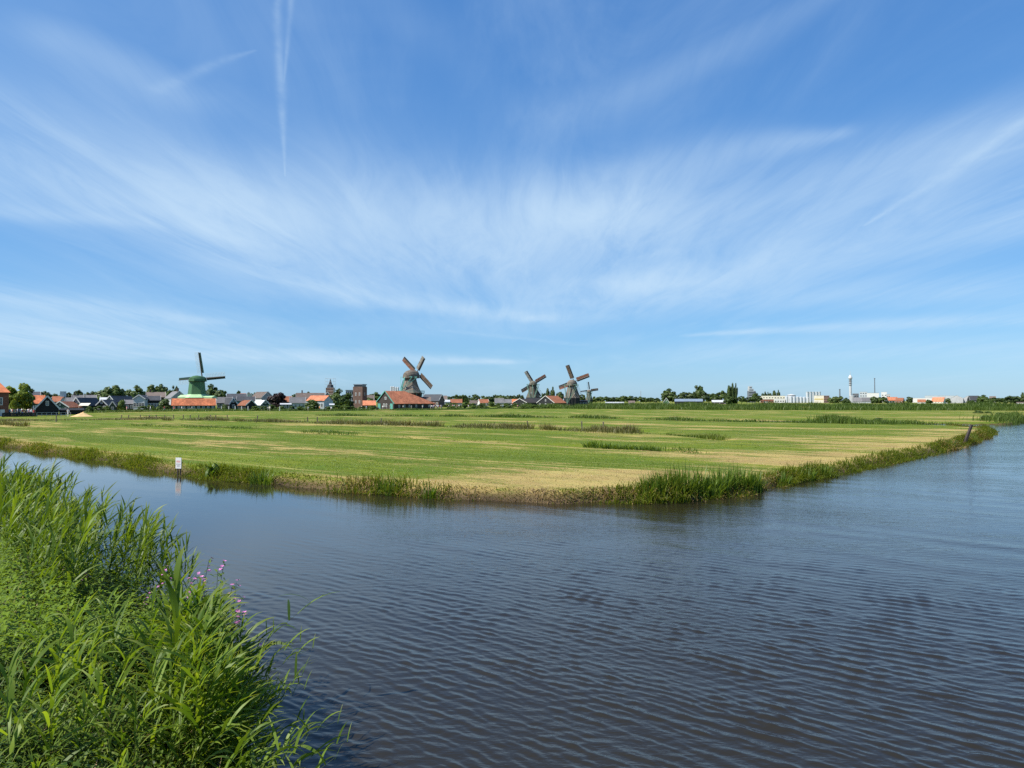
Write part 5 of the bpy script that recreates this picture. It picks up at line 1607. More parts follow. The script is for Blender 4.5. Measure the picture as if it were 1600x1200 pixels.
# sand heap
rg = np.random.default_rng(9)
A = np.linspace(0, 2 * math.pi, 28, endpoint=False); V = []; Q = []
for j in range(8):
    t = j / 7
    for i_, a in enumerate(A):
        r = (1 - t) * (1 + 0.12 * math.sin(3 * a + 1) + 0.06 * rg.normal())
        V.append((2.7 * r * math.cos(a) + 0.55 * t, 1.8 * r * math.sin(a), 1.05 * (t ** 1.25) * (1 + 0.05 * rg.normal())))
for j in range(7):
    for i_ in range(28):
        Q.append((j * 28 + i_, j * 28 + (i_ + 1) % 28, (j + 1) * 28 + (i_ + 1) % 28, (j + 1) * 28 + i_))
me = np_mesh('sand_heap', np.array(V), [np.array(Q)], M_SAND, smooth=True)
p = W(126, 640, 160)
tag(link('sand_heap', me, None, (p.x, 160, GZ - 0.1)), 'low heap of yellow sand beside the black shed', 'sand heap')

# railing before the barn and dark board fence before the crowd
p = W(84, 640, 158)
rl = thing('railing', 'light metal railing before the black boarded barn', 'railing', (p.x, 158, GZ - 0.02), R(34))
for k in range(8):
    MB().box(-0.035, 0.035, -0.035, 0.035, 0, 0.95).build('post', M_LGREY, rl, (-3.1 + k * 0.9, 0, 0))
for z in (0.45, 0.9):
    MB().box(-3.15, 3.25, -0.02, 0.02, z, z + 0.05).build('rail', M_LGREY, rl, (0, -0.06, 0))
p = W(31, 640, 156)
fe = thing('board_fence', 'low dark board fence in front of the crowd by the brick house', 'fence', (p.x, 156, GZ - 0.02), R(36))
for k in range(30):
    MB().box(-0.1, 0.1, -0.02, 0.02, 0, 0.95 + random.uniform(-.05, .05)).build('board', M_TAR, fe, (-3.1 + k * 0.215, 0, 0))
MB().box(-3.2, 3.25, 0.021, 0.06, 0.7, 0.8).build('rail', M_TAR, fe)

# parked car beside the mill barn
p = W(584, 640, 280)
car = thing('parked_car', 'dark grey parked car left of the mill barn', 'car', (p.x, 280, GZ), R(6))
cb = MB()
prof = [(-2.1, .35), (2.1, .35), (2.15, .75), (1.25, .92), (.75, 1.42), (-1.25, 1.45), (-1.95, .95), (-2.15, .8)]
cb.rings([[(x, y, z) for x, z in prof] for y in (-0.85, 0.85)])
cb.build('body', plain('car_paint', (0.035, 0.037, 0.042), 0.25, 0.1, 1, spec=0.5), car)
MB().add([(-1.15, -.86, .98), (1.0, -.86, .98), (.68, -.86, 1.34), (-1.1, -.86, 1.36)], [(0, 1, 2, 3)]).build('side_window', M_GLASS, car)
for x in (-1.3, 1.35):
    for y in (-.8, .8):
        w_ = MB().rings([[(0.33 * math.cos(a), yy_, 0.33 * math.sin(a)) for a in np.arange(14) * 2 * math.pi / 14] for yy_ in (-.11, .11)]).build('wheel', M_TAR, car, (x, y, .33))

# ------------------------------------------------------------------ people
def body_mesh(pose):
    J = {'pel': (0, 0, .95), 'chest': (0, 0, 1.28), 'neck': (0, -.01, 1.47), 'head': (0, -.03, 1.60), 'top': (0, -.02, 1.70), 'sl': (-.19, 0, 1.41), 'sr': (.19, 0, 1.41),
         'el': (-.25, .02, 1.13), 'er': (.25, .02, 1.13), 'hl': (-.27, -.08, .88), 'hr': (.27, -.08, .88), 'kl': (-.10, -.03, .52), 'kr': (.10, -.03, .52), 'fl': (-.11, .02, .09), 'fr': (.11, .02, .09), 'tl': (-.12, -.14, .04), 'tr': (.12, -.14, .04), 'pl': (-.09, 0, .88), 'pr': (.09, 0, .88)}
    if pose == 1:      # walking
        J.update(kl=(-.10, -.20, .53), fl=(-.11, -.22, .09), tl=(-.12, -.38, .06), kr=(.10, .08, .52), fr=(.11, .30, .13), tr=(.11, .20, .03), hl=(-.26, .14, .90), el=(-.25, .12, 1.14), hr=(.26, -.24, .95), er=(.25, -.04, 1.14))
    if pose == 2:      # arms raised to hold something before the chest
        J.update(hl=(-.10, -.30, 1.20), hr=(.10, -.30, 1.20), el=(-.27, -.06, 1.12), er=(.27, -.06, 1.12))
    E = [('pel', 'chest'), ('chest', 'neck'), ('neck', 'head'), ('head', 'top'), ('chest', 'sl'), ('chest', 'sr'), ('sl', 'el'), ('sr', 'er'), ('el', 'hl'), ('er', 'hr'), ('pel', 'pl'), ('pel', 'pr'), ('pl', 'kl'), ('pr', 'kr'), ('kl', 'fl'), ('kr', 'fr'), ('fl', 'tl'), ('fr', 'tr')]
    Rd = {'pel': .15, 'chest': .16, 'neck': .055, 'head': .105, 'top': .085, 'sl': .07, 'sr': .07, 'el': .05, 'er': .05, 'hl': .038, 'hr': .038, 'kl': .065, 'kr': .065, 'fl': .045, 'fr': .045, 'tl': .04, 'tr': .04, 'pl': .10, 'pr': .10}
    ks = list(J)
    me = bpy.data.meshes.new('person_skeleton')
    me.from_pydata([J[k_] for k_ in ks], [(ks.index(a), ks.index(b)) for a, b in E], [])
    ob = bpy.data.objects.new('person_skeleton', me); COL.objects.link(ob)
    sm = ob.modifiers.new('skin', 'SKIN')
    for i_, k_ in enumerate(ks):
        me.skin_vertices[0].data[i_].radius = (Rd[k_], Rd[k_] * (0.72 if k_ in ('chest', 'pel') else 1.0))
    me.skin_vertices[0].data[0].use_root = True
    ob.modifiers.new('sub', 'SUBSURF').levels = 1
    ob.modifiers['sub'].render_levels = 1
    dg = bpy.context.evaluated_depsgraph_get()
    out = bpy.data.meshes.new_from_object(ob.evaluated_get(dg))
    bpy.data.objects.remove(ob); bpy.data.meshes.remove(me)
    return out
BODIES = [body_mesh(k) for k in range(3)]
M_SKIN = plain('skin', (0.50, 0.31, 0.22), 0.6, 0.08)
M_HAIR = [plain('hair_%s' % n_, c_, 0.7, 0.2) for n_, c_ in (('brown', (.06, .035, .02)), ('dark', (.02, .018, .016)), ('fair', (.30, .21, .10)))]
CLOTH = [('white', (.75, .74, .72)), ('pale blue', (.34, .46, .62)), ('red', (.50, .06, .05)), ('navy', (.03, .045, .11)), ('black', (.02, .02, .022)), ('pink', (.62, .30, .33)), ('grey', (.28, .28, .29)), ('beige', (.50, .42, .30)), ('green', (.09, .20, .10)), ('orange', (.60, .24, .05))]
M_CL = {n_: plain('cloth_' + n_.replace(' ', '_'), c_, 0.85, 0.1) for n_, c_ in CLOTH}
PCACHE = {}
def person_mesh(pose, top, low, hair, shorts):
    key = (pose, top, low, hair, shorts)
    if key not in PCACHE:
        me = BODIES[pose].copy()
        me.materials.clear()
        for m_ in (M_SKIN, M_CL[top], M_CL[low], M_HAIR[hair]):
            me.materials.append(m_)
        for pl in me.polygons:
            c_ = pl.center
            mi = 0
            if c_.z > 1.66 or (c_.z > 1.52 and c_.y > 0.0): mi = 3
            elif c_.z > 1.45: mi = 0
            elif abs(c_.x) > 0.20 and c_.z < 1.2 and pose != 2: mi = 0
            elif c_.y < -0.2 and 1.0 < c_.z < 1.3: mi = 0
            elif c_.z > 0.93: mi = 1
            elif c_.z > (0.5 if shorts else 0.1): mi = 2
            elif c_.z > 0.12: mi = 0
            else: mi = 2
            pl.material_index = mi
            pl.use_smooth = True
        me.update()
        PCACHE[key] = me
    return PCACHE[key]
def person(px, Y, label, top=None, low=None, group=None, scale=None, z=None, rz=None):
    top = top or random.choice([n_ for n_, _ in CLOTH]); low = low or random.choice(['navy', 'black', 'beige', 'pale blue', 'grey'])
    p_ = W(px, 640, Y)
    o = link('person', person_mesh(random.randrange(3), top, low, random.randrange(3), random.random() < 0.4), None, (p_.x, Y, GZ - 0.01 if z is None else z), (0, 0, random.uniform(0, 6.28) if rz is None else rz), [scale or random.uniform(0.94, 1.06)] * 3)
    return tag(o, label, 'person', group)
for k in range(22):
    person(12 + 2.0 * k + random.uniform(-1, 1), random.uniform(158.5, 172) , 'person in summer clothes in the crowd under the yellow green tree', ['white', 'pink', 'pale blue', 'white', 'red', 'grey', 'black', 'white'][k % 8], None, 'crowd under the yellow green tree')
person(106.5, 160, 'person in white standing beside the sand heap', 'white', 'white')
for x, yv, t_, lb in ((419, 244, 'white', 'person in white left of the lone white post'), (421.5, 244.5, 'white', 'second person in white left of the lone white post'), (481.5, 244, 'white', 'person in white before the big rounded bush'), (499.5, 245, 'orange', 'person in orange right of the big rounded bush'),
                      (509, 246, 'black', 'person in black below the bright orange roof'), (517.5, 244, 'white', 'person in white below the church spire'), (235, 236, 'white', 'person in white by the pediment house'), (198, 232, 'pink', 'person in pink left of the pediment house'), (257, 243, 'red', 'person in red near the long orange roof'),
                      (272, 246, 'red', 'person in red before the left end of the long orange roof'), (284, 246, 'white', 'person in white before the long orange roof'), (300, 247, 'white', 'person in white before the middle of the long green shed'), (565, 276, 'white', 'person in white left of the parked car'), (572.5, 277, 'white', 'second person in white left of the parked car'),
                      (598, 284, 'white', 'person in white before the barn gable'), (604.5, 284, 'white', 'person in white before the barn gable door'), (609, 285, 'beige', 'person in beige before the barn gable'), (630, 287, 'white', 'person in white under the big orange roof'), (643, 292, 'grey', 'person in grey under the big orange roof'), (660, 300, 'white', 'person in white at the right end of the mill barn'),
                      (732, 330, 'white', 'person in white on the path right of the crowd'), (745, 335, 'beige', 'person in beige on the path below the red cottage'), (783, 340, 'white', 'person in white on the path below the pale house'), (786, 341, 'pale blue', 'person in pale blue on the path below the pale house'), (809, 345, 'pink', 'person in pink on the path left of the low black barn'),
                      (840, 360, 'white', 'person in white by the long black shed'), (878, 365, 'white', 'person in white right of the rust roofed barn'), (890, 370, 'red', 'person in red right of the rust roofed barn')):
    person(x, yv, lb, t_)
for k in range(14):
    person(672 + 1.4 * k + random.uniform(-.8, .8), random.uniform(300, 318), 'person in the crowd right of the mill barn', ['white', 'black', 'white', 'pale blue', 'red', 'white', 'navy'][k % 7], None, 'crowd right of the mill barn', z=GZ + 0.1)
for k in range(8):
    person(702 + 2.1 * k + random.uniform(-.8, .8), random.uniform(330, 345), 'person in the small group on the path below the grey cottage', ['white', 'black', 'pink', 'white'][k % 4], None, 'small group on the path')
for k in range(16):
    person(924 + 1.45 * k + random.uniform(-.8, .8), random.uniform(352, 372), 'person in the crowd below the smallest windmill', ['white', 'white', 'black', 'pink', 'pale blue', 'white'][k % 6], None, 'crowd below the smallest windmill', z=GZ + 0.1)
# white tables before the long shed
for x, wd, lb in ((287.5, 5.2, 'small white table before the long orange roofed shed'), (299, 8.5, 'long white table before the long orange roofed shed')):
    p = W(x, 640, 249)
    tb = thing('table', lb, 'table', (p.x, 249, GZ))
    hw_ = wd * 249 / F / 2
    MB().box(-hw_, hw_, -.4, .4, .72, .78).build('table_top', M_WHITE, tb)
    for sx in (-1, 1):
        for sy in (-.33, .33):
            MB().box(sx * (hw_ - .12) - .03, sx * (hw_ - .12) + .03, sy - .03, sy + .03, 0, .72).build('leg', M_WHITE, tb)

# ------------------------------------------------------------------ near bank with reeds and herbs
EDGE = [(3.0, -6.0), (0.3, 1.0), (-1.5, 4.2), (-2.45, 6.2), (-3.2, 8.0), (-4.4, 10.2), (-5.75, 12.2), (-8.8, 16.0), (-13.8, 20.5), (-22, 28), (-60, 58)]
NB_POLY = EDGE + [(-90, 40), (-60, -12), (-2, -12)]
def bank_z(X, Y):
    X = np.asarray(X, float); Y = np.asarray(Y, float)
    sd = seg_dist(X, Y, EDGE, False)
    sd = np.where(inside(X, Y, NB_POLY), sd, -sd)
    z = -0.4 + 0.65 * smooth(-0.7, 0.5, sd) + 0.50 * smooth(0.2, 3.0, sd) + 0.25 * smooth(3, 9, sd)
    return z + 0.05 * vnoise(X * 1.3, Y * 1.3, 31, 3), sd
xs = np.concatenate([np.linspace(-90, -24, 24), np.arange(-23, 4, 0.22)]); ys = np.concatenate([np.arange(-12, 4, 0.8), np.arange(4, 26, 0.22), np.linspace(26.5, 60, 24)])
X, Y = np.meshgrid(xs, ys, indexing='xy')
Z, sd = bank_z(X, Y)
idx = np.arange(X.size).reshape(X.shape)
Q = np.stack([idx[:-1, :-1], idx[:-1, 1:], idx[1:, 1:], idx[1:, :-1]], -1).reshape(-1, 4)
Q = Q[(Z.ravel()[Q] > -0.39).any(axis=1)]
tag(link('near_bank', np_mesh('near_bank', np.stack([X, Y, Z], -1).reshape(-1, 3), [Q], plain('bank_soil', (0.060, 0.048, 0.030), 0.95, 0.4, 2), smooth=True)), kind='structure')

rg = np.random.default_rng(99)
def stem_arrays(h, lean, rg, r=0.006, segs=6):
    """curved culm leaning towards local +x"""
    t = np.linspace(0, 1, segs + 1)
    wob = rg.normal(0, 0.012, (segs + 1, 2)) * h
    C = np.stack([lean * h * t ** 1.8, np.zeros(segs + 1), h * t * (1 - 0.28 * lean * t)], 1)
    C[1:, :2] += wob[1:] * t[1:, None]
    return C
def stem_mesh(C, r, mat, name='stem'):
    m = MB()
    rings = []
    n = len(C)
    for i_, c_ in enumerate(C):
        rr = r * (1 - 0.6 * i_ / (n - 1))
        rings.append([(c_[0] + rr * math.cos(a), c_[1] + rr * math.sin(a), c_[2]) for a in (0, 2.094, 4.189)])
    m.rings(rings)
    return m
def leaf_ribbon(L, w, up0, droop, segs=5, cup=0.0):
    """a reed leaf starting at the origin, growing towards local +x; up0 = starting elevation, droop = total bend"""
    pts = []; x = z = 0.0
    for k in range(segs + 1):
        t = k / segs
        if k:
            e = up0 - droop * ((k - 0.5) / segs) ** 1.4
            x += math.cos(e) * L / segs; z += math.sin(e) * L / segs
        wv = w * (math.sin(math.pi * min(1, (t * 0.9 + 0.18))) ** 0.8 if t < 1 else 0.0)
        pts.append((x, z, wv))
    V = []; F = []
    for (x, z, wv) in pts[:-1]:
        V += [(x, -wv / 2, z), (x, wv / 2, z)]
    V.append((pts[-1][0], 0, pts[-1][1]))
    for k in range(segs - 1):
        F.append((2 * k, 2 * k + 1, 2 * k + 3, 2 * k + 2))
    T = [(2 * (segs - 1), 2 * (segs - 1) + 1, 2 * segs)]
    al = [k // 2 / segs for k in range(2 * segs)] + [1.0]
    return np.array(V), np.array(F), np.array(T), np.array(al)
def rotz(V, a):
    c_, s_ = math.cos(a), math.sin(a)
    return np.stack([V[:, 0] * c_ - V[:, 1] * s_, V[:, 0] * s_ + V[:, 1] * c_, V[:, 2]], 1)
def roll_leaf(V, a):
    """turn the blade about its own axis (x)"""
    c_, s_ = math.cos(a), math.sin(a)
    return np.stack([V[:, 0], V[:, 1] * c_ - V[:, 2] * s_ * 0.0, V[:, 2] + V[:, 1] * s_], 1)

def reed_parts(seed, h, nleaf, lean, wide=1.0, erect=0.0):
    """returns culm points and a list of leaf placements (foot, bearing, length, width, elevation, droop, roll)"""
    g = np.random.default_rng(seed)
    C = stem_arrays(h, lean, g)
    leaves = []
    a = g.uniform(0, 6.28)
    tt = np.linspace(0, 1, len(C))
    for k in range(nleaf):
        t = 0.22 + 0.76 * (k + g.uniform(0, 0.7)) / nleaf
        foot = np.array([np.interp(t, tt, C[:, j]) for j in range(3)])
        a += math.pi + g.normal(0, 0.5)
        # wind combs the leaves towards the leaning side
        aa = math.atan2(math.sin(a), math.cos(a) + 0.75)
        L = g.uniform(0.32, 0.56) * (0.75 + 0.45 * math.sin(math.pi * min(t, 0.9))) * (0.85 + 0.25 * wide)
        leaves.append((foot, aa, L, g.uniform(0.026, 0.046) * wide, g.uniform(0.70, 1.20) + erect + 0.25 * t, g.uniform(0.5, 1.9) * (1 - 0.45 * t), g.normal(0, 0.6)))
    # the rolled young leaf at the tip
    leaves.append((C[-1] - [0, 0, 0.03], g.uniform(-0.6, 0.6), g.uniform(0.22, 0.32), 0.018 * wide, 1.35, 0.35, 0.0))
    return C, leaves
def leaves_stuff(leaves, S, M=None, var=None, g=None):
    for (foot, aa, L, w_, up0, droop, rl) in leaves:
        V, F4, F3, al = leaf_ribbon(L, w_, up0, droop)
        V = rotz(roll_leaf(V, rl), aa) + foot
        if M is not None:
            V = V @ M[:3, :3].T + M[:3, 3]
        S.add(V, F4, F3, np.full(len(V), (0.5 if var is None else var) + (g.normal(0, 0.16) if g is not None else 0)), al)
VARS = {}
def reed_variant(kind, i_):
    key = (kind, i_)
    if key not in VARS:
        g = np.random.default_rng(1000 + 31 * i_ + {'tall': 0, 'young': 300, 'lean': 600}[kind])
        if kind == 'tall': C, lv = reed_parts(2000 + i_, 1.0 * 2.0, 15, g.uniform(0.08, 0.28), wide=1.15)
        elif kind == 'young': C, lv = reed_parts(3000 + i_, 0.95, 13, g.uniform(0.0, 0.22), wide=0.80, erect=-0.05); lv = [(f_, a_, L_ * 0.78, w_, u_, d_ * 1.2, r_) for f_, a_, L_, w_, u_, d_, r_ in lv]
        else:
            C, lv = reed_parts(4000 + i_, 1.25, 14, g.uniform(0.45, 1.0), wide=0.9, erect=-0.35); lv = [(f_, a_ + g.normal(0, 0.5), L_ * 0.8, w_, u_, d_ * 1.35, r_) for f_, a_, L_, w_, u_, d_, r_ in lv]
        mat = M_YREED if kind == 'young' else M_REED
        sm = stem_mesh(C, 0.0055 if kind != 'young' else 0.005, None)
        stem = sm.mesh('stem', M_STEM)
        S = Stuff(); leaves_stuff(lv, S, None, 0.5, g)
        VARS[key] = (stem, S.mesh('leaves', mat), lv, mat, C, sm)
    return VARS[key]
LEAFMESH = {}
def leaf_mesh(L, w_, up0, droop, rl, mat):
    key = (round(L / 0.07), round(w_ / 0.007), round(up0 / 0.25), round(droop / 0.4), round(rl / 0.5), mat.name)
    if key not in LEAFMESH:
        V, F4, F3, al = leaf_ribbon(key[0] * 0.07, key[1] * 0.007, key[2] * 0.25, key[3] * 0.4)
        LEAFMESH[key] = np_mesh('leaf', roll_leaf(V, key[4] * 0.5), [F4, F3], mat, var={'var': np.full(len(V), random.uniform(0.25, 0.75)), 'along': al})
    return LEAFMESH[key]
def reed_thing(kind, i_, x, y, z, rz, sc, label, group=None, split=False, tiltx=0.0):
    stem, lvm, lv, mat, C, sm = reed_variant(kind, i_)
    o = link('reed', stem, None, (x, y, z), (tiltx, 0, rz), (sc, sc, sc))
    tag(o, label, 'reed', group)
    if split:
        for (foot, aa, L, w_, up0, droop, rl) in lv:
            link('leaf', leaf_mesh(L, w_, up0, droop, rl, mat), o, tuple(foot), (0, 0, aa))
    else:
        link('leaves', lvm, o)['kind'] = 'stuff'
    return o

def sample_edge(n, y0, y1, s0, s1):
    """points along the near bank between the rows y0..y1, s inland of the water line"""
    out = []
    while len(out) < n:
        y = rg.uniform(y0, y1); xe = np.interp(y, [e[1] for e in EDGE], [e[0] for e in EDGE])
        nx, ny = -0.72, -0.69
        s = rg.uniform(s0, s1)
        x, yy_ = xe + nx * s * 0.85, y + ny * s * 0.55
        if x < -0.80 * yy_ - 0.8: continue
        out.append((x, yy_))
    A = np.array(out)
    z, sd = bank_z(A[:, 0], A[:, 1])
    return A, np.maximum(z, -0.15), sd

WIND = 0.15     # bearing of the lean: towards +x, a little away from the viewer
items = []      # (distance, kind, x, y, z, scale, rz)
A, z, _ = sample_edge(640, 11.6, 27, -0.25, 3.2)
for (x, y), zz2 in zip(A, z):
    if vnoise(np.array([x * 1.1]), np.array([y * 1.1]), 67, 2)[0] < -0.30: continue
    items.append((y, 'tall', x, y, zz2 - 0.05, rg.uniform(0.66, 0.95) * (1.0 + 0.22 * float(vnoise(np.array([x * 0.9]), np.array([y * 0.9]), 64, 2)[0])), WIND + rg.normal(0, 0.5)))
A, z, _ = sample_edge(58, 7.0, 9.9, 0.2, 2.6)
for (x, y), zz2 in zip(A, z):
    items.append((y, 'young', x, y, zz2 - 0.03, rg.uniform(0.75, 1.3), WIND + rg.normal(0, 1.0)))
A, z, _ = sample_edge(130, 7.0, 9.5, -0.2, 0.8)
for (x, y), zz2 in zip(A, z):
    items.append((y, 'young', x, y, zz2 - 0.03, rg.uniform(0.95, 1.5), WIND + rg.normal(0, 0.7)))
A, z, _ = sample_edge(70, 5.9, 8.6, -0.2, 0.45)
for (x, y), zz2 in zip(A, z):
    items.append((y, 'lean', x, y, zz2 - 0.03, rg.uniform(0.5, 1.0), WIND - 0.2 + rg.normal(0, 0.6)))
A, z, _ = sample_edge(40, 5.2, 7.0, 0.3, 3.2)
for (x, y), zz2 in zip(A, z):
    items.append((y, 'young', x, y, zz2 - 0.03, rg.uniform(0.5, 0.85), WIND + rg.normal(0, 1.2)))
items.sort(key=lambda q: q[0])
lab = {'tall': ('tall green reed in the stand along the near bank', 'tall reeds of the near bank'), 'young': ('short broad leaved young reed on the near bank', 'young reeds of the near bank'), 'lean': ('reed bending far out over the dark water', 'reeds bending over the water')}
counts = {'tall': 0, 'young': 0, 'lean': 0}
lim = {'tall': 130, 'young': 92, 'lean': 70}
rest = {'tall': Stuff(), 'young': Stuff()}
rest_stem = MB()
for (d_, kind, x, y, z0_, sc_2, rz) in items:
    i_ = random.randrange({'tall': 14, 'young': 10, 'lean': 8}[kind])
    counts[kind] += 1
    if counts[kind] <= lim[kind]:
        reed_thing(kind, i_, x, y, z0_, rz, sc_2, lab[kind][0], lab[kind][1], split=(kind == 'lean' or (kind == 'young' and counts[kind] < 46)))
    else:
        stem, lvm, lv, mat, C, sm = reed_variant(kind, i_)
        M = np.array(Matrix.Translation((x, y, z0_)) @ Matrix.Rotation(rz, 4, 'Z') @ Matrix.Scale(sc_2, 4))
        leaves_stuff(lv, rest[kind], M, rg.uniform(0.3, 0.7), rg)
        vs = (np.array(sm.v) @ M[:3, :3].T + M[:3, 3])
        rest_stem.add([tuple(v) for v in vs], sm.f)
rest['tall'].build('reed_stand', M_REED)
rest['young'].build('young_reed_stand', M_YREED)
tag(rest_stem.build('reed_stand_stems', M_STEM), kind='stuff')
# one tall dark reed standing free in the herbs
x_, y_ = G(276, 1100, 0.75).x, G(276, 1100, 0.75).y
C, lv = reed_parts(777, 1.42, 9, 0.04, wide=1.7, erect=0.3)
o = link('reed', stem_mesh(C, 0.007, None).mesh('stem', M_STEM), None, (x_, y_, 0.68), (0, 0, 2.6))
tag(o, 'single tall reed with broad dark leaves standing free among the herbs', 'reed')
for (foot, aa, L, w_, up0, droop, rl) in lv:
    link('leaf', leaf_mesh(L * 1.1, w_, up0, droop, rl, M_REED), o, tuple(foot), (0, 0, aa))
# one reed arching over the water beside the flowers
x_, y_ = -3.55, 9.1
C, lv = reed_parts(778, 1.75, 9, 0.62, wide=1.3)
o = link('reed', stem_mesh(C, 0.006, None).mesh('stem', M_STEM), None, (x_, y_, 0.0), (0, 0, 0.25))
tag(o, 'lone pale reed arching out over the water beside the pink flowers', 'reed')
for (foot, aa, L, w_, up0, droop, rl) in lv[3:]:
    link('leaf', leaf_mesh(L, w_, up0 - 0.4, droop + 0.6, rl, M_SEDGE), o, tuple(foot), (0, 0, aa))

# ---- herbs: nettles and bindweed in a carpet
def herb_mesh_arrays(seed, h, pairs, leaf, lance=False, upright=False):
    g = np.random.default_rng(seed)
    S = Stuff()
    lx, ly = (0.0, 0.0) if upright else g.normal(0, 0.12, 2) * h
    for k in range(pairs):
        t = (k + 0.6) / pairs
        foot = np.array([lx * t * t, ly * t * t, h * t])
        a = k * 1.57 + g.normal(0, 0.25)
        for sgn in (0, math.pi):
            L = leaf * g.uniform(0.7, 1.25) * (1.15 - 0.65 * t); w_ = L * (0.30 if lance else 0.62)
            e0 = g.uniform(-0.15, 0.65); dr = g.uniform(0.2, 0.9)
            x1, z1 = math.cos(e0) * L * .45, math.sin(e0) * L * .45
            x2, z2 = x1 + math.cos(e0 - dr) * L * .55, z1 + math.sin(e0 - dr) * L * .55
            V = np.array([(0.01, 0, 0), (x1, -w_ / 2, z1 + .12 * w_), (x1, 0, z1), (x1, w_ / 2, z1 + .12 * w_), (x2, 0, z2)])
            V = rotz(V, a + sgn + g.normal(0, .2)) + foot
            S.add(V, np.zeros((0, 4), int), np.array([(0, 1, 2), (0, 2, 3), (1, 4, 2), (2, 4, 3)]), np.full(5, np.clip(g.normal(0.5, 0.22), 0, 1)), np.array([0, .45, .45, .45, 1.0]))
    return S
def tile(Ss, place, name, mat, g):
    """many copies of small plants as one mass"""
    out = Stuff()
    cache = []
    for S in Ss:
        cache.append((np.concatenate(S.V), np.concatenate(S.F4), np.concatenate(S.F3), np.concatenate(S.var), np.concatenate(S.al)))
    for (x, y, z0_, sc_2) in place:
        V, F4, F3, v_, al = cache[g.integers(len(cache))]
        a = g.uniform(0, 6.28)
        out.add(rotz(V, a) * sc_2 + [x, y, z0_], F4, F3, np.clip(v_ + g.normal(0, 0.13), 0, 1), al)
    return out.build(name, mat)
H1 = [herb_mesh_arrays(i_, 0.42, 7, 0.125) for i_ in range(8)]
H2 = [herb_mesh_arrays(50 + i_, 0.85, 13, 0.20, True) for i_ in range(8)]
A, z, _ = sample_edge(1500, 4.8, 10.5, 0.25, 4.2)
tile(H1, [(x, y, zz2, rg.choice([0.4, 0.55, 0.75, 0.95, 1.2]) * (1.0 + 0.4 * float(vnoise(np.array([x * 1.6]), np.array([y * 1.6]), 65, 2)[0]))) for (x, y), zz2 in zip(A, z)], 'ground_herbs', M_HERB, rg)
A, z, _ = sample_edge(360, 9.2, 14.5, 0.0, 3.4)
tile(H2, [(x, y, zz2, rg.uniform(0.7, 1.25)) for (x, y), zz2 in zip(A, z)], 'leafy_herbs', M_HERB, rg)
A, z, _ = sample_edge(260, 12, 24, 0.6, 4.0)
tile(H2, [(x, y, zz2, rg.uniform(0.8, 1.3)) for (x, y), zz2 in zip(A, z)], 'leafy_herbs', M_SHRUB, rg)
A, z, _ = sample_edge(150, 6, 9.8, 0.2, 3.6)
tile(H2, [(x, y, zz2, rg.uniform(0.4, 0.9)) for (x, y), zz2 in zip(A, z)], 'leafy_herbs', M_SHRUB, rg)
# dead stalks and old leaves
A, z, _ = sample_edge(420, 5.2, 15, -0.1, 3.6)
S = Stuff(); k = len(A)
S.blades(np.stack([A[:, 0], A[:, 1], z - 0.02], 1), rg.uniform(0.25, 0.9, k), rg.uniform(0, 6.28, k), rg.uniform(0.1, 1.9, k), rg.uniform(0.006, 0.02, k), np.clip(rg.normal(0.45, .25, k), 0, 1), 4)
S.build('dead_stalks', M_DRYG)
# fine grass in between
A, z, _ = sample_edge(5200, 4.8, 12, 0.0, 4.2)
S = Stuff(); k = len(A)
S.blades(np.stack([A[:, 0], A[:, 1], z - 0.02], 1), rg.uniform(0.2, 0.65, k), rg.uniform(0, 6.28, k), rg.uniform(0.4, 1.7, k), rg.uniform(0.006, 0.014, k), np.clip(rg.normal(0.55, .25, k), 0, 1), 4)
S.build('bank_side_grass', M_REED)

# ---- willowherb in flower: things one can count
def willow_mesh(seed, nst):
    g = np.random.default_rng(seed)
    S = Stuff(); stems = MB(); tops = []
    for s_2 in range(nst):
        h = g.uniform(0.8, 1.1); bx_, by_ = g.normal(0, .10, 2); lx, ly = g.normal(0.05, .12, 2)
        C = np.array([(bx_ + lx * t * t, by_ + ly * t * t, h * t) for t in np.linspace(0, 1, 5)])
        sm = stem_mesh(C, 0.006, None); stems.add(sm.v, sm.f)
        H = herb_mesh_arrays(seed * 10 + s_2, h, 22, 0.15, True, True)
        V = np.concatenate(H.V)
        t = V[:, 2:3] / h
        V = V + np.concatenate([bx_ + lx * t * t, by_ + ly * t * t, 0 * t], 1)
        S.add(V, np.concatenate(H.F4), np.concatenate(H.F3), np.concatenate(H.var), np.concatenate(H.al))
        tops.append(C[-1])
    return S.mesh('leaves', M_HERB), stems.mesh('stem', M_STEM), tops
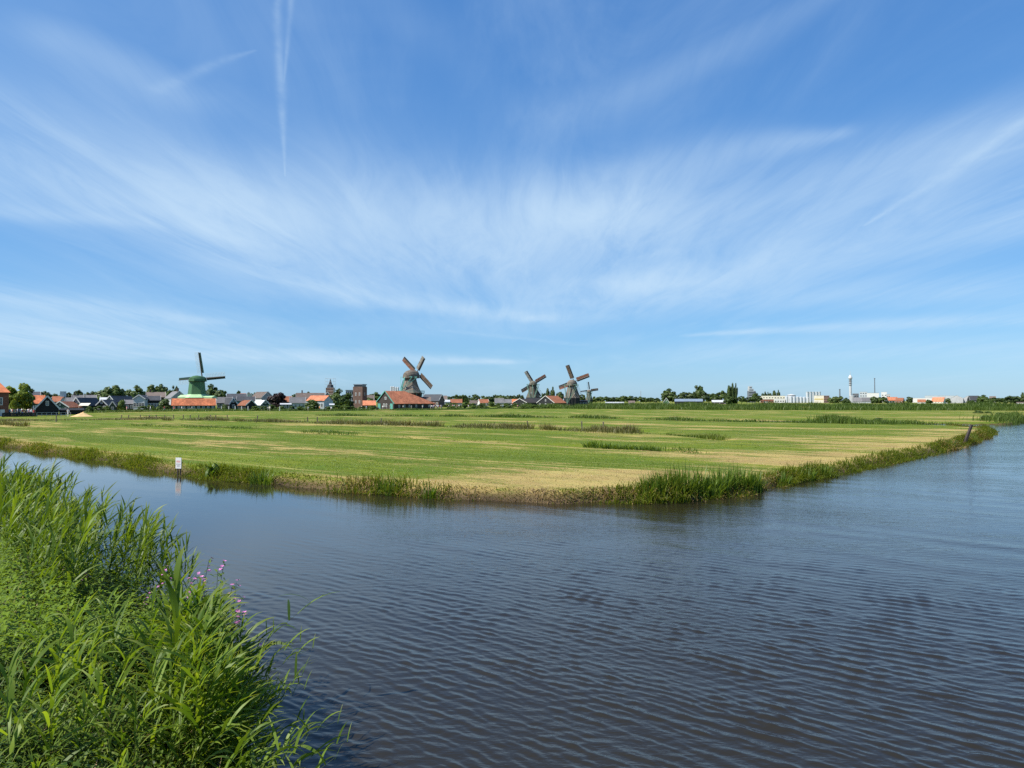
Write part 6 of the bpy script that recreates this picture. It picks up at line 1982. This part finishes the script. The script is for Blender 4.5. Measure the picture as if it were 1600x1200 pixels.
def flower_mesh(seed):
    g = np.random.default_rng(seed)
    m = MB()
    vs = [Vector((0, 0, 0))]; fs = []
    for k in range(5):
        a = k * 1.2566 + g.normal(0, .1)
        d = Vector((math.cos(a), math.sin(a), g.uniform(.1, .6))); s_2 = Vector((-math.sin(a), math.cos(a), 0))
        b_ = len(vs)
        vs += [d * .012 - s_2 * .009, d * .021 - s_2 * .006, d * .021 + s_2 * .006, d * .012 + s_2 * .009]
        fs += [(0, b_, b_ + 1, b_ + 2), (0, b_ + 2, b_ + 3)]
    m.add(vs, fs)
    return m.mesh('flower', M_PINK)
FLW = [flower_mesh(i_) for i_ in range(4)]
WV = [willow_mesh(i_ + 1, 4) for i_ in range(4)]
wl = [(236, 930, 10.6, 'willowherb with the leftmost pink flowers above the herbs'), (262, 905, 10.8, 'willowherb with pale pink flowers left of the tall free reed'), (285, 895, 10.9, 'willowherb with pale flowers just behind the tall free reed'), (308, 885, 10.9, 'tallest bushy willowherb at the water edge'), (322, 893, 10.7, 'willowherb with a dark pink flower at the water edge'),
      (324, 945, 9.7, 'willowherb with two dark pink flowers below the bushy one'), (345, 948, 9.6, 'willowherb with buds between the pink flowers'), (374, 930, 9.5, 'slender willowherb with one bright flower on top, nearest the water'), (356, 975, 9.1, 'willowherb with bright pink flowers low by the water'), (366, 985, 9.0, 'willowherb with pink flowers next to the arching reed'),
      (300, 1003, 8.7, 'willowherb with faded flowers among the young reeds'), (120, 890, 11.8, 'willowherb with faint pink flowers among the tall reeds'), (130, 897, 11.6, 'second faint pink willowherb among the tall reeds')]
for i_, (px, py, yv, lb) in enumerate(wl):
    t_ = W(px, py, yv)
    zb_, _ = bank_z(np.array([t_.x]), np.array([yv])); zb_ = max(float(zb_[0]), -0.05)
    lm_, sm_, tops = WV[i_ % 4]
    o = link('willowherb', sm_, None, (t_.x, yv, zb_), (0, 0, random.uniform(0, 6.28)), [max(0.5, min((t_.z - zb_) / 1.02, 1.7))] * 3)
    tag(o, lb, 'flowering plant')
    link('leaves', lm_, o)['kind'] = 'stuff'
    for k, tp in enumerate(tops):
        for q in range(random.choice((2, 3, 4))):
            link('flower', FLW[(i_ + k + q) % 4], o, (tp[0] + random.uniform(-.04, .04), tp[1] + random.uniform(-.04, .04), tp[2] + 0.01 - 0.045 * q), (random.uniform(-.5, .5), random.uniform(-.5, .5), random.uniform(0, 6)), [0.95] * 3)
